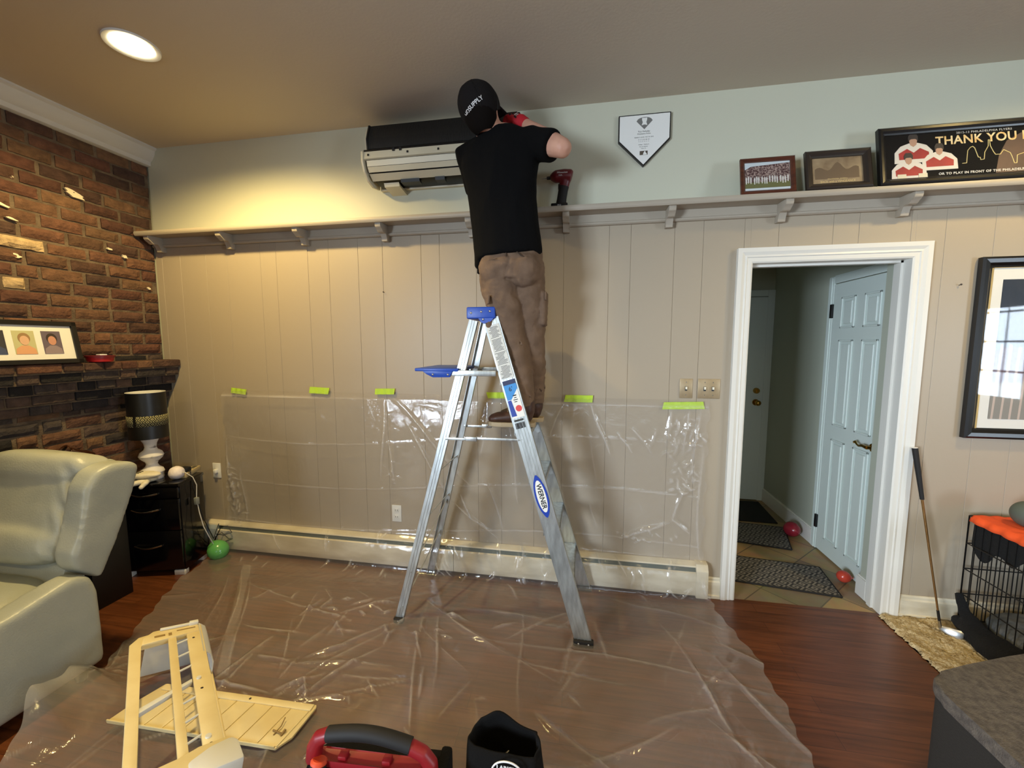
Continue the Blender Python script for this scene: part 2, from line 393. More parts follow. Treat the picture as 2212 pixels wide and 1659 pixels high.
def basis(o, x, y, z):
    return Matrix(((x[0], y[0], z[0], o[0]), (x[1], y[1], z[1], o[1]), (x[2], y[2], z[2], o[2]), (0, 0, 0, 1)))
def facing_front(x, y, z):      # plane whose face looks to -Y, text upright
    return basis((x, y, z), (1, 0, 0), (0, 0, 1), (0, -1, 0))

# ================================================================== THE ROOM
XL, XR, YR, ZC = -3.143, 5.2, -6.6, 2.98
DL, DR, DH = .936, 1.7226, 2.03
PAN = [-.1325, .139, .265, .512, .671, .89]
# floor, ceiling
struct(build('floor', MB().box(XL-.1, XR+.1, YR-.1, .0, -.08, 0), 'floor', smooth=False))
struct(build('floor_hall', MB().box(.3, 2.0, .0, 2.0, -.08, -.002), 'tile', smooth=False))
struct(build('ceiling', MB().box(XL-.1, XR+.1, YR-.1, .12, ZC, ZC+.1), 'ceiling', smooth=False))
# back wall: plaster above, planks below, with the doorway
mb = MB()
mb.box(XL-.1, DL-.012, .008, .12, 0, ZC); mb.box(DR+.012, XR+.1, .008, .12, 0, ZC); mb.box(DL-.012, DR+.012, .008, .12, DH+.012, ZC)
mb.box(XL, XR, 0, .008, 2.30, ZC)
wb = struct(build('wall_back', mb, 'upper', smooth=False))
xs = sorted([p+1.2*k for k in range(-4, 5) for p in PAN if XL < p+1.2*k < XR])
edges = [XL]+xs+[XR]
mb = MB()
for a, b in zip(edges[:-1], edges[1:]):
    g = .0005
    for (c0, c1, z0, z1) in ((max(a, -9), min(b, DL-.012), 0, 2.30), (max(a, DL-.012), min(b, DR+.012), DH+.012, 2.30), (max(a, DR+.012), b, 0, 2.30)):
        if c1-c0 > .02: mb.box(c0+(g if c0 == a else 0), c1-(g if c1 == b else 0), 0, .0079, z0, z1, bev=.0011, seg=1)
build('plank_panelling', mb, 'panel', parent=wb, smooth=False)
struct(bpy.data.objects['plank_panelling'])
# left wall with bricks
def jit(a): return random.uniform(-a, a)
random.seed(11)
mb = MB(); mb.box(XL-.16, XL-.012, YR, 0, 0, ZC)
# opening for the patio window
wl = struct(build('wall_left', MB().box(XL-.16, XL-.012, -4.25, 0, 0, ZC).box(XL-.16, XL-.012, YR, -6.05, 0, ZC)
      .box(XL-.16, XL-.012, -6.05, -4.25, 0, .80).box(XL-.16, XL-.012, -6.05, -4.25, 2.2, ZC), 'mortar', smooth=False))
mb.bm.free()
def brick_box(bm, lay, x, y0, y1, z0, z1, col, out=.018, back=-.02):
    """one weathered brick standing proud of the mortar, face towards +X"""
    ny, nz = 6, 3; rows = []
    r = .007
    for k in range(nz+1):
        row = []
        for i in range(ny+1):
            yy = y0+(y1-y0)*i/ny; zz = z0+(z1-z0)*k/nz
            edge = (i in (0, ny)) or (k in (0, nz))
            n = noise.noise(Vector((x*3, yy*17, zz*23)))
            row.append(bm.verts.new((x+(out*.45 if edge else out)+n*.005, yy+jit(.0016)+(r*.5 if i == 0 else -r*.5 if i == ny else 0), zz+n*.003+jit(.0014))))
        rows.append(row)
    fs = []
    for k in range(nz):
        for i in range(ny): fs.append(bm.faces.new((rows[k][i], rows[k][i+1], rows[k+1][i+1], rows[k+1][i])))
    loop = rows[0]+[rows[k][ny] for k in range(1, nz+1)]+rows[nz][::-1][1:]+[rows[k][0] for k in range(nz-1, 0, -1)]
    bk = [bm.verts.new((x+back, v.co.y, v.co.z)) for v in loop]
    m_ = len(loop)
    for i in range(m_): fs.append(bm.faces.new((loop[i], bk[i], bk[(i+1) % m_], loop[(i+1) % m_])))
    for f in fs:
        f.smooth = False
        for l in f.loops: l[lay] = col
def brick_col(dark):
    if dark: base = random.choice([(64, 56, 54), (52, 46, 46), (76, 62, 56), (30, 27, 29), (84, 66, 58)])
    else: base = random.choice([(98, 66, 50), (92, 59, 46), (104, 73, 54), (84, 58, 46), (96, 69, 51), (74, 53, 44), (108, 80, 58)])
    if not dark and random.random() < .02: base = (166, 144, 110)
    j = random.uniform(.9, 1.12)
    c = rgb(*[min(255, q*j) for q in base]); return (c[0], c[1], c[2], 1)
def brick_field(y0, y1, z0, z1, x, skip=None, pitch=.0755, L=.205, darkf=None):
    bm = bmesh.new(); lay = bm.loops.layers.float_color.new('Col'); k = 0; z = z0
    while z < z1-.02:
        y = y1-(.1 if k % 2 else 0)-random.uniform(0, .03)
        if k % 2: brick_box(bm, lay, x, y+.008, y1-.002, z, min(z+.062, z1), brick_col(darkf and darkf(y, z)))
        while y > y0+.01:
            ln = L*random.choice([1, 1, 1, .52, 1.05]); a = max(y-ln, y0)
            if not (skip and skip(a, y, z)):
                brick_box(bm, lay, x, a+.008, y-.004, z+jit(.003), min(z+.062+jit(.003), z1), brick_col(darkf and darkf(y, z)), out=.016+jit(.006))
            y = a-.002
        z += pitch; k += 1
    me = bpy.data.meshes.new('b'); bmesh.ops.recalc_face_normals(bm, faces=bm.faces); bm.to_mesh(me); bm.free(); return me
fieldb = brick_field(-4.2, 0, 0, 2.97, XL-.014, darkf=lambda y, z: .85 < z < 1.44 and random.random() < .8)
struct(build('brick_courses', fieldb, 'brick', parent=wl, smooth=False))
# paint splashes left on the bricks
mb = MB()
for (y, z, a, b) in ((-.465, 2.505, .055, .022), (-.80, 2.335, .035, .008), (-.77, 2.27, .03, .007), (-.77, 2.07, .03, .011),
                     (-.30, 2.21, .02, .008), (-.215, 2.18, .02, .012), (-.07, 1.98, .015, .01)):
    pts = []
    for i in range(14):
        t = 2*PI*i/14; k = random.uniform(.55, 1.15)
        pts.append((XL+.009, y+a*k*math.cos(t), z+b*k*math.sin(t)-.25*(a*k*math.cos(t))))
    fr = [mb.bm.verts.new(p) for p in pts]; bk = [mb.bm.verts.new((XL-.005, p[1], p[2])) for p in pts]
    mb.bm.faces.new(fr)
    for i in range(14): mb.bm.faces.new((fr[i], bk[i], bk[(i+1) % 14], fr[(i+1) % 14]))
struct(build('paint_splash', mb, mat('splash_paint', (226, 214, 184), .6), parent=wl, smooth=False))
# mantel: corbelled brick courses
def mantel():
    me_all = bmesh.new(); lay = me_all.loops.layers.float_color.new('Col')
    courses = [(1.165, 1.222, .035), (1.228, 1.285, .072), (1.291, 1.348, .108), (1.354, 1.408, .145), (1.414, 1.462, .165)]
    for k, (z0, z1, d) in enumerate(courses):
        y = -.004
        while y > -3.2:
            ln = random.choice([.1, .1, .2, .105]) if k < 4 else random.choice([.1, .105, .2])
            col = brick_col(k < 4)  # courses below the top one get darker bricks
            x0 = XL-.01; bm = me_all
            a, b_ = y-ln+.006, y-.002
            dd = d+jit(.005)
            v = [bm.verts.new((xx, yy+jit(.0015), zz+jit(.002))) for xx in (x0, x0+dd) for yy in (a, b_) for zz in (z0, z1)]
            fs = [bm.faces.new([v[i] for i in f]) for f in ((0, 1, 3, 2), (4, 6, 7, 5), (0, 4, 5, 1), (2, 3, 7, 6), (0, 2, 6, 4), (1, 5, 7, 3))]
            old = set(bm.faces)-set(fs); bmesh.ops.bevel(bm, geom=list({e for f in fs for e in f.edges}), offset=.007, segments=2, affect='EDGES', profile=.5)
            for f in bm.faces:
                if f not in old:
                    for l in f.loops: l[lay] = col
            y -= ln
    me = bpy.data.meshes.new('mantel'); bmesh.ops.recalc_face_normals(me_all, faces=me_all.faces); me_all.to_mesh(me); me_all.free(); return me
t = thing('mantel', 'corbelled brick mantel ledge, darker underneath, on the brick chimney wall', 'mantel', (-3.05, -1.5, 1.165))
build('brick_course', mantel(), 'brick', t, smooth=False)
mb = MB()
for z0, z1, d in ((1.170, 1.225, .024), (1.22, 1.288, .06), (1.285, 1.351, .096), (1.348, 1.411, .133), (1.405, 1.456, .152)):
    mb.box(XL-.01, XL-.01+d, -3.2, -.006, z0, z1)
build('mortar_core', mb, 'mortar', t, smooth=False)
# crown moulding on the brick wall
cp = [(XL-.01, ZC), (XL+.088, ZC), (XL+.088, ZC-.012), (XL+.074, ZC-.022), (XL+.066, ZC-.05), (XL+.045, ZC-.082), (XL+.03, ZC-.092), (XL+.026, ZC-.118), (XL+.012, ZC-.124), (XL-.01, ZC-.124)]
struct(build('trim_1', MB().prism(cp, 'y', -4.2, -.001), 'crown', smooth=25), 'painted crown moulding over the brick wall')
# remaining walls of the room
struct(build('wall_right', MB().box(XR, XR+.14, YR, -4.5, 0, ZC).box(XR, XR+.14, -3.3, 0, 0, ZC).box(XR, XR+.14, -4.5, -3.3, 0, .85).box(XR, XR+.14, -4.5, -3.3, 2.35, ZC), 'upper', smooth=False))
struct(build('wall_front', MB().box(XL, -.4, YR-.12, YR, 0, ZC).box(1.6, XR, YR-.12, YR, 0, ZC).box(-.4, 1.6, YR-.12, YR, 0, 1.1).box(-.4, 1.6, YR-.12, YR, 2.2, ZC), 'upper', smooth=False))
def window(n, axis, a0, a1, z0, z1, p, arch=False, nx=3, nz=3):
    """frame and muntins in a wall opening; axis = the wall's normal"""
    mb = MB(); w_ = .05
    def bx(u0, u1, q0, q1):
        if axis == 'x': mb.box(p-.03, p+.03, u0, u1, q0, q1)
        else: mb.box(u0, u1, p-.03, p+.03, q0, q1)
    bx(a0, a0+w_, z0, z1); bx(a1-w_, a1, z0, z1); bx(a0, a1, z0, z0+w_); bx(a0, a1, z1-w_, z1)
    for i in range(1, nx): u = a0+(a1-a0)*i/nx; bx(u-.012, u+.012, z0, z1)
    for i in range(1, nz): q = z0+(z1-z0)*i/nz; bx(a0, a1, q-.012, q+.012)
    if arch:     # plaster corners that close the head to an arch
        c = (a0+a1)/2; r = (a1-a0)/2; zc = z1-r*.8
        for sgn in (-1, 1):
            pts = [(c+sgn*r*math.cos(t*PI/24), zc+r*.8*math.sin(t*PI/24)) for t in range(13)]+[(c+sgn*r, z1)]
            mb.prism(pts, axis, p-.05, p+.05)
    o = struct(build('window_%d' % n, mb, 'white', smooth=False))
    g = MB()
    if axis == 'x': g.box(p-.004, p+.004, a0, a1, z0, z1)
    else: g.box(a0, a1, p-.004, p+.004, z0, z1)
    struct(build('window_pane', g, 'glass', parent=o, smooth=False))
window(1, 'x', -6.05, -4.25, .80, 2.2, XL-.08)
window(2, 'x', -4.5, -3.3, .85, 2.35, XR+.05, arch=True, nx=4, nz=4)
window(3, 'y', -.4, 1.6, 1.1, 2.2, YR-.05)
# hallway beyond the doorway
HX = 1.80
struct(build('wall_hall_right', MB().box(HX, HX+.1, .12, 1.9, 0, 2.46).box(1.735, HX, .12, .19, 0, 2.46), 'hallwall', smooth=False))
struct(build('wall_hall_left', MB().box(.40, .5, .12, 1.9, 0, 2.46), 'hallwall', smooth=False))
struct(build('wall_hall_end', MB().box(.4, 1.9, 1.77, 1.87, 0, 2.46), 'hallwall', smooth=False))
struct(build('ceiling_hall', MB().box(.4, 1.9, .12, 1.9, 2.44, 2.5), 'hallwall', smooth=False))
# doorway casing
def casing_profile(w0, d):    # (across, out) steps
    return [(0, 0), (0, d*.45), (w0*.10, d*.62), (w0*.34, d*.62), (w0*.40, d*.80), (w0*.52, d*.72), (w0*.62, d*.86), (w0*.72, d), (w0*1, d), (w0*1, 0)]
def casing(xl, xr, zt, y, w0, d, zb=0):
    """mitred casing round an opening in a wall facing -Y"""
    mb = MB(); bm = mb.bm; prof = casing_profile(w0, d); rings = []
    path = [(xl, zb, -1, 0), (xl, zt, -1, 1), (xr, zt, 1, 1), (xr, zb, 1, 0)]
    for (x, z, sx, sz) in path:
        rings.append([bm.verts.new((x+sx*a, y-o_, z+sz*a)) for a, o_ in prof])
    n = len(prof)
    for i in range(3):
        for j in range(n-1): bm.faces.new((rings[i][j], rings[i+1][j], rings[i+1][j+1], rings[i][j+1]))
    bm.faces.new(rings[0]); bm.faces.new(rings[3][::-1])
    return mb
cs = struct(build('trim_2', casing(DL, DR, DH, .0, .083, .028), 'white', smooth=False), 'white stepped casing round the open doorway')
jb = MB().box(DL-.012, DL, .0, .12, 0, DH).box(DR, DR+.012, .0, .12, 0, DH).box(DL-.012, DR+.012, .0, .12, DH, DH+.012)
jb.box(DL-.001, DL+.012, .05, .085, 0, DH).box(DR-.012, DR+.001, .05, .085, 0, DH).box(DL, DR, .05, .085, DH-.012, DH)
struct(build('door_jamb', jb, 'white', parent=cs, smooth=False))
# baseboards
def bboard(x0, x1, y, h=.13, d=.015):
    return MB().prism([(y, 0), (y-d-.008, 0), (y-d-.008, .018), (y-d, .022), (y-d, h-.028), (y-d*.6, h-.02), (y-d*.6, h-.008), (y-d*.25, h), (y, h)], 'x', x0, x1)
struct(build('baseboard_back', bboard(.775, DL-.084, 0), 'heater', smooth=False))
struct(build('baseboard_back_right', bboard(DR+.084, XR, 0), 'heater', smooth=False))
mb = MB()
mb.box(HX-.014, HX, .86, 1.77, 0, .12); mb.box(HX-.007, HX, .86, 1.77, .12, .13)
mb.box(1.721, 1.735, .12, .205, 0, .12)
mb.box(1.728, 1.735, .12, .2, .12, .13)
struct(build('baseboard_hall', mb, 'white', smooth=False))
# six-panel closet door in the hall's right wall (faces -X)
def six_panel(u0, u1, z0, z1, face, out):
    """raised panels; returns boxes in (u,z) with thickness along out"""
    W, H_ = u1-u0, z1-z0; st = W*.17; mid = W*.15; pw = (W-2*st-mid)/2
    res = []
    for (a, b) in ((.055, .44), (.49, .80), (.84, .95)):
        a, b = .08*0+a, b
        for k in range(2):
            x = u0+st+k*(pw+mid); res.append((x, x+pw, z0+a*H_, z0+b*H_))
    return res
CY0, CY1, CZ1 = .19, .79, 2.0
mb = MB(); mb.box(HX-.012, HX+.02, CY0, CY1, .012, CZ1)
d1 = struct(build('door_1', mb, 'door', smooth=False), 'white six-panel closet door with a brass lever, in the hallway')
mb = MB()
for (a, b, c_, d_) in six_panel(CY0, CY1, .012, CZ1, 0, 0):
    # moulding frame then raised field
    t_ = .014
    for q in ((a, b, c_, c_+t_), (a, b, d_-t_, d_), (a, a+t_, c_, d_), (b-t_, b, c_, d_)):
        mb.box(HX-.020, HX-.011, q[0], q[1], q[2], q[3], bev=.003, seg=1)
    mb.box(HX-.019, HX-.011, a+.03, b-.03, c_+.03, d_-.03, bev=.006, seg=1)
build('raised_panel', mb, 'door', parent=d1, smooth=False)
for zz in (1.81, .22):
    build('hinge', MB().box(HX-.028, HX-.006, CY1-.008, CY1+.014, zz-.05, zz+.05, bev=.002), 'black', parent=d1, label='black hinge')
mb = MB(); mb.tube([(HX-.012, .243, .93), (HX-.03, .243, .93)], [.031, .026], 20); mb.tube([(HX-.03, .243, .93), (HX-.06, .243, .93)], .011)
mb.tube([(HX-.06, .24, .93), (HX-.064, .275, .935), (HX-.062, .31, .925), (HX-.06, .335, .93), (HX-.06, .352, .945), (HX-.06, .362, .94), (HX-.06, .36, .93)], [.011, .009, .007, .006, .0065, .0065, .005], 10)
build('door_lever', mb, 'brass', parent=d1, label='curled brass lever handle')
mb = MB()
for q in ((CY1+.004, CY1+.066, 0, CZ1+.06), (CY0-.0, CY1+.0, CZ1+.006, CZ1+.066)):
    mb.box(HX-.014, HX+.0, q[0], q[1], q[2], q[3], bev=.003)
    mb.box(HX-.019, HX+.0, q[0]+.018, q[1]-.008, q[2], q[3]-.01, bev=.002)
struct(build('trim_3', mb, 'door', smooth=False), 'pale casing round the closet door')
# entry door at the end of the hall (faces -Y)
mb = MB(); mb.box(.95, 1.735, 1.745, 1.77, .01, 2.02)
d2 = struct(build('door_2', mb, 'door', smooth=False), 'plain door with brass knob and deadbolt at the end of the hallway')
mb = MB(); mb.tube([(1.675, 1.745, 1.0), (1.675, 1.735, 1.0)], [.032, .03], 20); mb.tube([(1.675, 1.735, 1.0), (1.675, 1.70, 1.0)], .011); mb.ball((1.675, 1.685, 1.0), (.027, .022, .027))
build('door_knob', mb, 'brass', parent=d2, label='brass round knob')
mb = MB(); mb.tube([(1.675, 1.745, 1.115), (1.675, 1.725, 1.115)], [.03, .026], 20); mb.box(1.671, 1.679, 1.71, 1.725, 1.10, 1.13)
build('deadbolt', mb, 'brass', parent=d2, label='brass deadbolt')
mb = MB(); mb.box(1.738, HX, 1.752, 1.77, 0, 2.09, bev=.003); mb.box(.9, 1.738, 1.752, 1.77, 2.03, 2.09, bev=.003)
struct(build('trim_4', mb, 'door', smooth=False), 'pale casing round the hall end door')

# ------------------------------------------------------------------ recessed ceiling lights
def can_light(x, y, label, p=None):
    t = thing('recessed_light', label, 'ceiling light', (x, y, ZC-.03))
    mb = MB(); mb.lathe([(.078, 0), (.088, -.006), (.105, -.008), (.107, -.001), (.107, .0), (.078, .0)], 40, (x, y, ZC), cap=False)
    build('trim_ring', mb, 'white', t)
    m_ = bpy.data.materials.get('lamp_lens') or mat('lamp_lens', (255, 240, 210), .5, emis=(1, .86, .55), estr=22)
    build('lens', MB().lathe([(.004, -.012), (.05, -.011), (.075, -.006), (.079, -.001)], 40, (x, y, ZC)), m_, t, label='glowing lens')
    return t
can_light(CANS[0][0], CANS[0][1], 'glowing round recessed ceiling light near the brick wall')

# ------------------------------------------------------------------ plate shelf
ts = thing('wall_shelf', 'long taupe painted plate shelf on scrolled brackets running across the whole wall', 'shelf', (0, -.07, 2.245))
build('shelf_board', MB().prism([(0, 2.343), (-.128, 2.343), (-.132, 2.336), (-.142, 2.336), (-.148, 2.344), (-.150, 2.356), (-.146, 2.366), (0, 2.366)], 'x', XL+.012, XR-.01), 'shelf', ts)
build('ledge_rail', MB().prism([(0, 2.343), (-.022, 2.343), (-.022, 2.30), (-.028, 2.296), (-.028, 2.286), (-.020, 2.280), (0, 2.280)], 'x', XL+.012, XR-.01), 'shelf', ts)
bp = [(0, 2.343), (-.128, 2.343), (-.128, 2.322), (-.124, 2.312), (-.112, 2.306), (-.104, 2.300), (-.094, 2.290), (-.082, 2.286), (-.072, 2.290), (-.062, 2.294), (-.052, 2.286), (-.046, 2.272), (-.040, 2.258), (-.040, 2.244), (0, 2.244)]
k = 0; x = -3.06
while x < 4.9:
    build('bracket', MB().prism(bp, 'x', x-.019, x+.019, bev=.0015), 'shelf', ts); x += .5886
# ------------------------------------------------------------------ baseboard heater
th = thing('baseboard_heater', 'long cream metal baseboard heater under the plastic sheet along the wall', 'heater', (-1.07, -.03, 0))
hx0, hx1 = -2.86, .70
build('back_plate', MB().prism([(0, .02), (-.004, .02), (-.004, .215), (0, .222)], 'x', hx0, hx1), 'heater', th)
build('top_cover', MB().prism([(0, .226), (-.004, .228), (-.046, .214), (-.050, .206), (-.046, .204), (-.002, .216)], 'x', hx0, hx1), 'heater', th)
build('damper_slot', MB().prism([(-.006, .208), (-.040, .202), (-.052, .172), (-.048, .168), (-.006, .19)], 'x', hx0+.002, hx1-.002), 'heater_slot', th, label='dark green-grey slot')
for a, b in ((-2.72, -.855), (-.851, hx1)):
    build('front_cover', MB().prism([(-.050, .178), (-.060, .172), (-.062, .068), (-.062, .062), (-.058, .030), (-.052, .026), (-.050, .04)], 'x', a, b), 'heater', th)
build('left_cover', MB().prism([(0, .212), (-.05, .206), (-.060, .178), (-.061, .05), (0, .05)], 'x', hx0, -2.724, bev=.002), mat('grey_blue_cover', (176, 186, 190), .5), th, label='short blue-grey end section')
build('end_cap', MB().prism([(0, .232), (-.045, .226), (-.066, .19), (-.070, .02), (0, .02)], 'x', hx1-.001, .768, bev=.003), 'heater', th)
build('fin_tube', MB().box(hx0, hx1, -.045, -.008, .06, .13), 'heater_slot', th)
# outlet and switch plates
def rounded(x0, x1, z0, z1, y, d, mname, name, parent): return build(name, MB().box(x0, x1, y-d, y, z0, z1, bev=.002), mname, parent)
t = thing('wall_outlet', 'white duplex wall outlet showing through the plastic sheet', 'outlet', (-1.284, 0, .326))
rounded(-1.319, -1.249, .326, .446, 0, .005, 'plate_w', 'cover_plate', t)
for zc in (.362, .410):
    build('socket', MB().box(-1.300, -1.268, -.0075, -.004, zc-.014, zc+.014, bev=.003), 'plate_w', t)
    build('slot', MB().box(-1.293, -1.290, -.0082, -.007, zc-.005, zc+.006).box(-1.278, -1.275, -.0082, -.007, zc-.005, zc+.006), 'txtdark', t)
def switch(x0, x1, z0, z1, n, label):
    t = thing('switch_plate', label, 'light switch', ((x0+x1)/2, 0, z0), group='metal switch plates beside the doorway')
    rounded(x0, x1, z0, z1, 0, .006, 'plate_b', 'cover_plate', t)
    for i in range(n):
        xc = x0+(x1-x0)*(i+.5)/n if n == 1 else (x0+x1)/2+(-.5+i)*.046
        zc = (z0+z1)/2
        build('toggle', MB().box(xc-.005, xc+.005, -.018, -.006, zc-.004, zc+.012, bev=.0015), 'ivory', t)
        build('toggle_slot', MB().box(xc-.007, xc+.007, -.0068, -.005, zc-.014, zc+.014, bev=.001), 'txtdark', t)
        for dz in (-.038, .038): build('screw', MB().tube([(xc, -.0055, zc+dz), (xc, -.0075, zc+dz)], .003, 8), 'steel', t)
switch(.572, .644, 1.248, 1.366, 1, 'single-toggle metal switch plate on the panelled wall')
switch(.674, .798, 1.248, 1.366, 2, 'double-toggle metal switch plate next to the doorway casing')
# tapes
def tape(x0, x1, z0, z1, ang, label):
    cx, cz = (x0+x1)/2, (z0+z1)/2; hw, hh = (x1-x0)/2, (z1-z0)/2
    mb = MB(); bm = mb.bm; n = 14; A = []; B = []
    for i in range(n+1):
        u = -hw+2*hw*i/n
        e = (random.uniform(-.006, .006) if i in (0, n) else 0)
        for lst, s_ in ((A, -1), (B, 1)):
            lst.append((cx+(u+e*(1 if s_ > 0 else -1))*math.cos(ang)-s_*hh*math.sin(ang), -.014-.002*math.sin(i*1.3), cz+u*math.sin(ang)+s_*hh*math.cos(ang)))
    va = [bm.verts.new(p) for p in A]; vb = [bm.verts.new(p) for p in B]
    va2 = [bm.verts.new((p[0], p[1]+.001, p[2])) for p in A]; vb2 = [bm.verts.new((p[0], p[1]+.001, p[2])) for p in B]
    for i in range(n):
        bm.faces.new((va[i], va[i+1], vb[i+1], vb[i])); bm.faces.new((va2[i], vb2[i], vb2[i+1], va2[i+1]))
        bm.faces.new((va[i], va2[i], va2[i+1], va[i+1])); bm.faces.new((vb[i], vb[i+1], vb2[i+1], vb2[i]))
    bm.faces.new((va[0], vb[0], vb2[0], va2[0])); bm.faces.new((va[n], va2[n], vb2[n], vb[n]))
    return tag(build('masking_tape', mb, 'tape', smooth=False), label, 'tape', 'green tape strips holding the plastic sheet')
random.seed(5)
tape(-2.56, -2.435, 1.212, 1.252, -.10, 'short green tape strip nearest the brick chimney wall')
tape(-1.915, -1.765, 1.226, 1.272, -.04, 'green tape strip second from the brick chimney wall')
tape(-1.412, -1.27, 1.232, 1.272, .02, 'green tape strip straight above the wall outlet')
tape(-.62, -.47, 1.222, 1.262, .01, 'green tape strip behind the ladder beside the brown boots')
tape(-.116, .058, 1.209, 1.254, .0, 'green tape strip between the ladder and the switch plates')
tape(.478, .712, 1.182, 1.226, .035, 'longest green tape strip, just below the switch plates')
# nails
for x, z, lab in ((-1.328, 1.92, 'small dark nail in the wall left of the ladder top'), (1.956, 1.883, 'small nail in the wall between doorway and black-framed picture')):
    tag(build('nail', MB().tube([(x, 0, z), (x, -.012, z+.002)], [.002, .002], 8).tube([(x, -.011, z+.002), (x, -.014, z+.002)], .0045, 8), 'nail'), lab, 'nail')

# ================================================================== PLASTIC SHEET
def film():
    rng = np.random.default_rng(3)
    # path of the sheet in (Y,Z): down the wall, over the heater, out over the floor
    P = [(-.010, 1.238), (-.012, .9), (-.014, .6), (-.018, .32), (-.03, .25), (-.075, .226), (-.092, .19), (-.098, .10), (-.112, .035), (-.15, .012), (-.25, .008), (-.6, .007), (-2.05, .007)]
    pts = np.array(P)
    for _ in range(3):
        q = [pts[0]]
        for a, b in zip(pts[:-1], pts[1:]): q += [a*.75+b*.25, a*.25+b*.75]
        q.append(pts[-1]); pts = np.array(q)
    seg = np.r_[0, np.cumsum(np.hypot(*(np.diff(pts, axis=0).T)))]
    total = seg[-1]; ns = int(total/.0075); S = np.linspace(0, total, ns)
    Yc = np.interp(S, seg, pts[:, 0]); Zc = np.interp(S, seg, pts[:, 1])
    ty, tz = np.gradient(Yc, S), np.gradient(Zc, S); l = np.hypot(ty, tz); ty /= l; tz /= l
    nY, nZ = tz, -ty            # outward normal (towards the room / up)
    sfloor = 1.27               # where the floor begins, roughly
    # borders (X as function of path length)
    Ly = np.array([[0, -2.63], [1.0, -2.63], [1.25, -2.66], [1.6, -2.60], [1.95, -2.42], [2.30, -2.225], [2.5, -2.17], [2.82, -1.98], [3.3, -1.80]])
    Ry = np.array([[0, .735], [1.0, .73], [1.30, .775], [1.45, .80], [1.62, .86], [1.95, .875], [2.3, .845], [3.3, .80]])
    xl = np.interp(S, Ly[:, 0], Ly[:, 1]); xr = np.interp(S, Ry[:, 0], Ry[:, 1])
    xl = xl+.008*np.sin(S*31)+.006*np.sin(S*67+1); xr = xr+.007*np.sin(S*27)+.006*np.sin(S*59+2)
    nx = 440; U = np.linspace(0, 1, nx)
    X = xl[:, None]*(1-U)+xr[:, None]*U; SS = np.repeat(S[:, None], nx, 1)
    h = np.zeros_like(X); milk = np.full_like(X, .0)
    fl = np.clip((SS-1.2)/.15, 0, 1)
    def crease(x0, s0, x1, s1, A, wd, pw=1.4, fade=True):
        nonlocal h
        dx, ds = x1-x0, s1-s0; L = math.hypot(dx, ds)
        t = ((X-x0)*dx+(SS-s0)*ds)/L/L; tt = np.clip(t, 0, 1)
        bend = .02*np.sin(t*5+x0*7)*L
        d = np.hypot(X-(x0+tt*dx)+bend*ds/L, SS-(s0+tt*ds)-bend*dx/L)
        e = np.clip(1-d/wd, 0, 1)**pw
        if fade: e = e*np.clip(1.15-np.abs(2*tt-1), 0, 1)
        h = h+A*e
    # folds fanning from the tapes on the wall
    for (x0, s0, x1, s1, A, wd) in ((-.12, .03, -.22, .28, .010, .02), (.05, .04, .16, .34, .014, .022), (-.05, .03, -.08, .5, .012, .07), (.05, .05, .10, .8, .010, .09),
        (-1.28, .03, -.72, .60, .016, .024), (-1.20, .18, -.85, .72, .013, .02), (-.85, .72, -.55, .96, .012, .022), (-1.34, .05, -1.36, .60, .018, .024), (-1.32, .3, -1.26, .62, .012, .02),
        (-.60, .03, -.66, .40, .011, .02), (-.50, .04, -.40, .7, .014, .03), (-.80, .66, -.72, .86, .012, .02), (-.62, .55, -.5, .92, .012, .03),
        (.52, .05, .50, .30, .012, .025), (.62, .06, .60, .34, .014, .03), (.68, .06, .66, .5, .012, .02), (.30, .18, .42, .33, .012, .018), (.44, .18, .40, .32, .010, .018), (.22, .22, .30, .33, .012, .02),
        (.62, .50, .55, .74, .012, .022), (.55, .74, .22, .90, .016, .03), (.55, .74, .66, .82, .012, .02), (.05, .66, .10, .84, .010, .018), (-2.60, .35, -2.58, .95, .016, .03), (-2.5, .6, -2.46, 1.0, .012, .025),
        (-.2, .4, -.3, .9, .008, .08), (-1.9, .04, -1.95, .8, .006, .10), (-1.75, .04, -1.6, .9, .005, .12), (.7, .3, .71, 1.0, .010, .02)):
        crease(x0, s0, x1, s1, A, wd)
    for s0 in (.30, .62, .93):      # packing folds run across
        crease(-2.6, s0, .7, s0+.012, .0035, .012, 1, False)
    # crinkled zones near the side borders
    def patch(cx, cs, rx, rs, A, n, L0):
        for _ in range(n):
            a = rng.uniform(0, 2*math.pi); r = math.sqrt(rng.uniform(0, 1)); x0 = cx+rx*r*math.cos(a); s0 = cs+rs*r*math.sin(a)
            th = rng.uniform(0, math.pi); L = rng.uniform(.4, 1)*L0
            crease(x0, s0, x0+L*math.cos(th), s0+L*math.sin(th), A*rng.uniform(.5, 1), rng.uniform(.010, .018), 1)
    patch(.60, .25, .12, .16, .010, 34, .08); patch(.62, .48, .09, .12, .010, 20, .08); patch(.40, .84, .18, .06, .010, 18, .06)
    patch(-2.55, .82, .07, .20, .014, 26, .09); patch(-2.58, .5, .05, .2, .008, 8, .12); patch(-1.30, .5, .06, .12, .006, 10, .06)
    # heater front and floor: many random folds
    for _ in range(46):
        x0 = rng.uniform(-2.5, .75); s0 = rng.uniform(.98, 1.32); th = rng.uniform(.9, 2.2); L = rng.uniform(.05, .16)
        crease(x0, s0, x0+L*math.cos(th), s0+L*math.sin(th), rng.uniform(.006, .016), rng.uniform(.012, .022), 1)
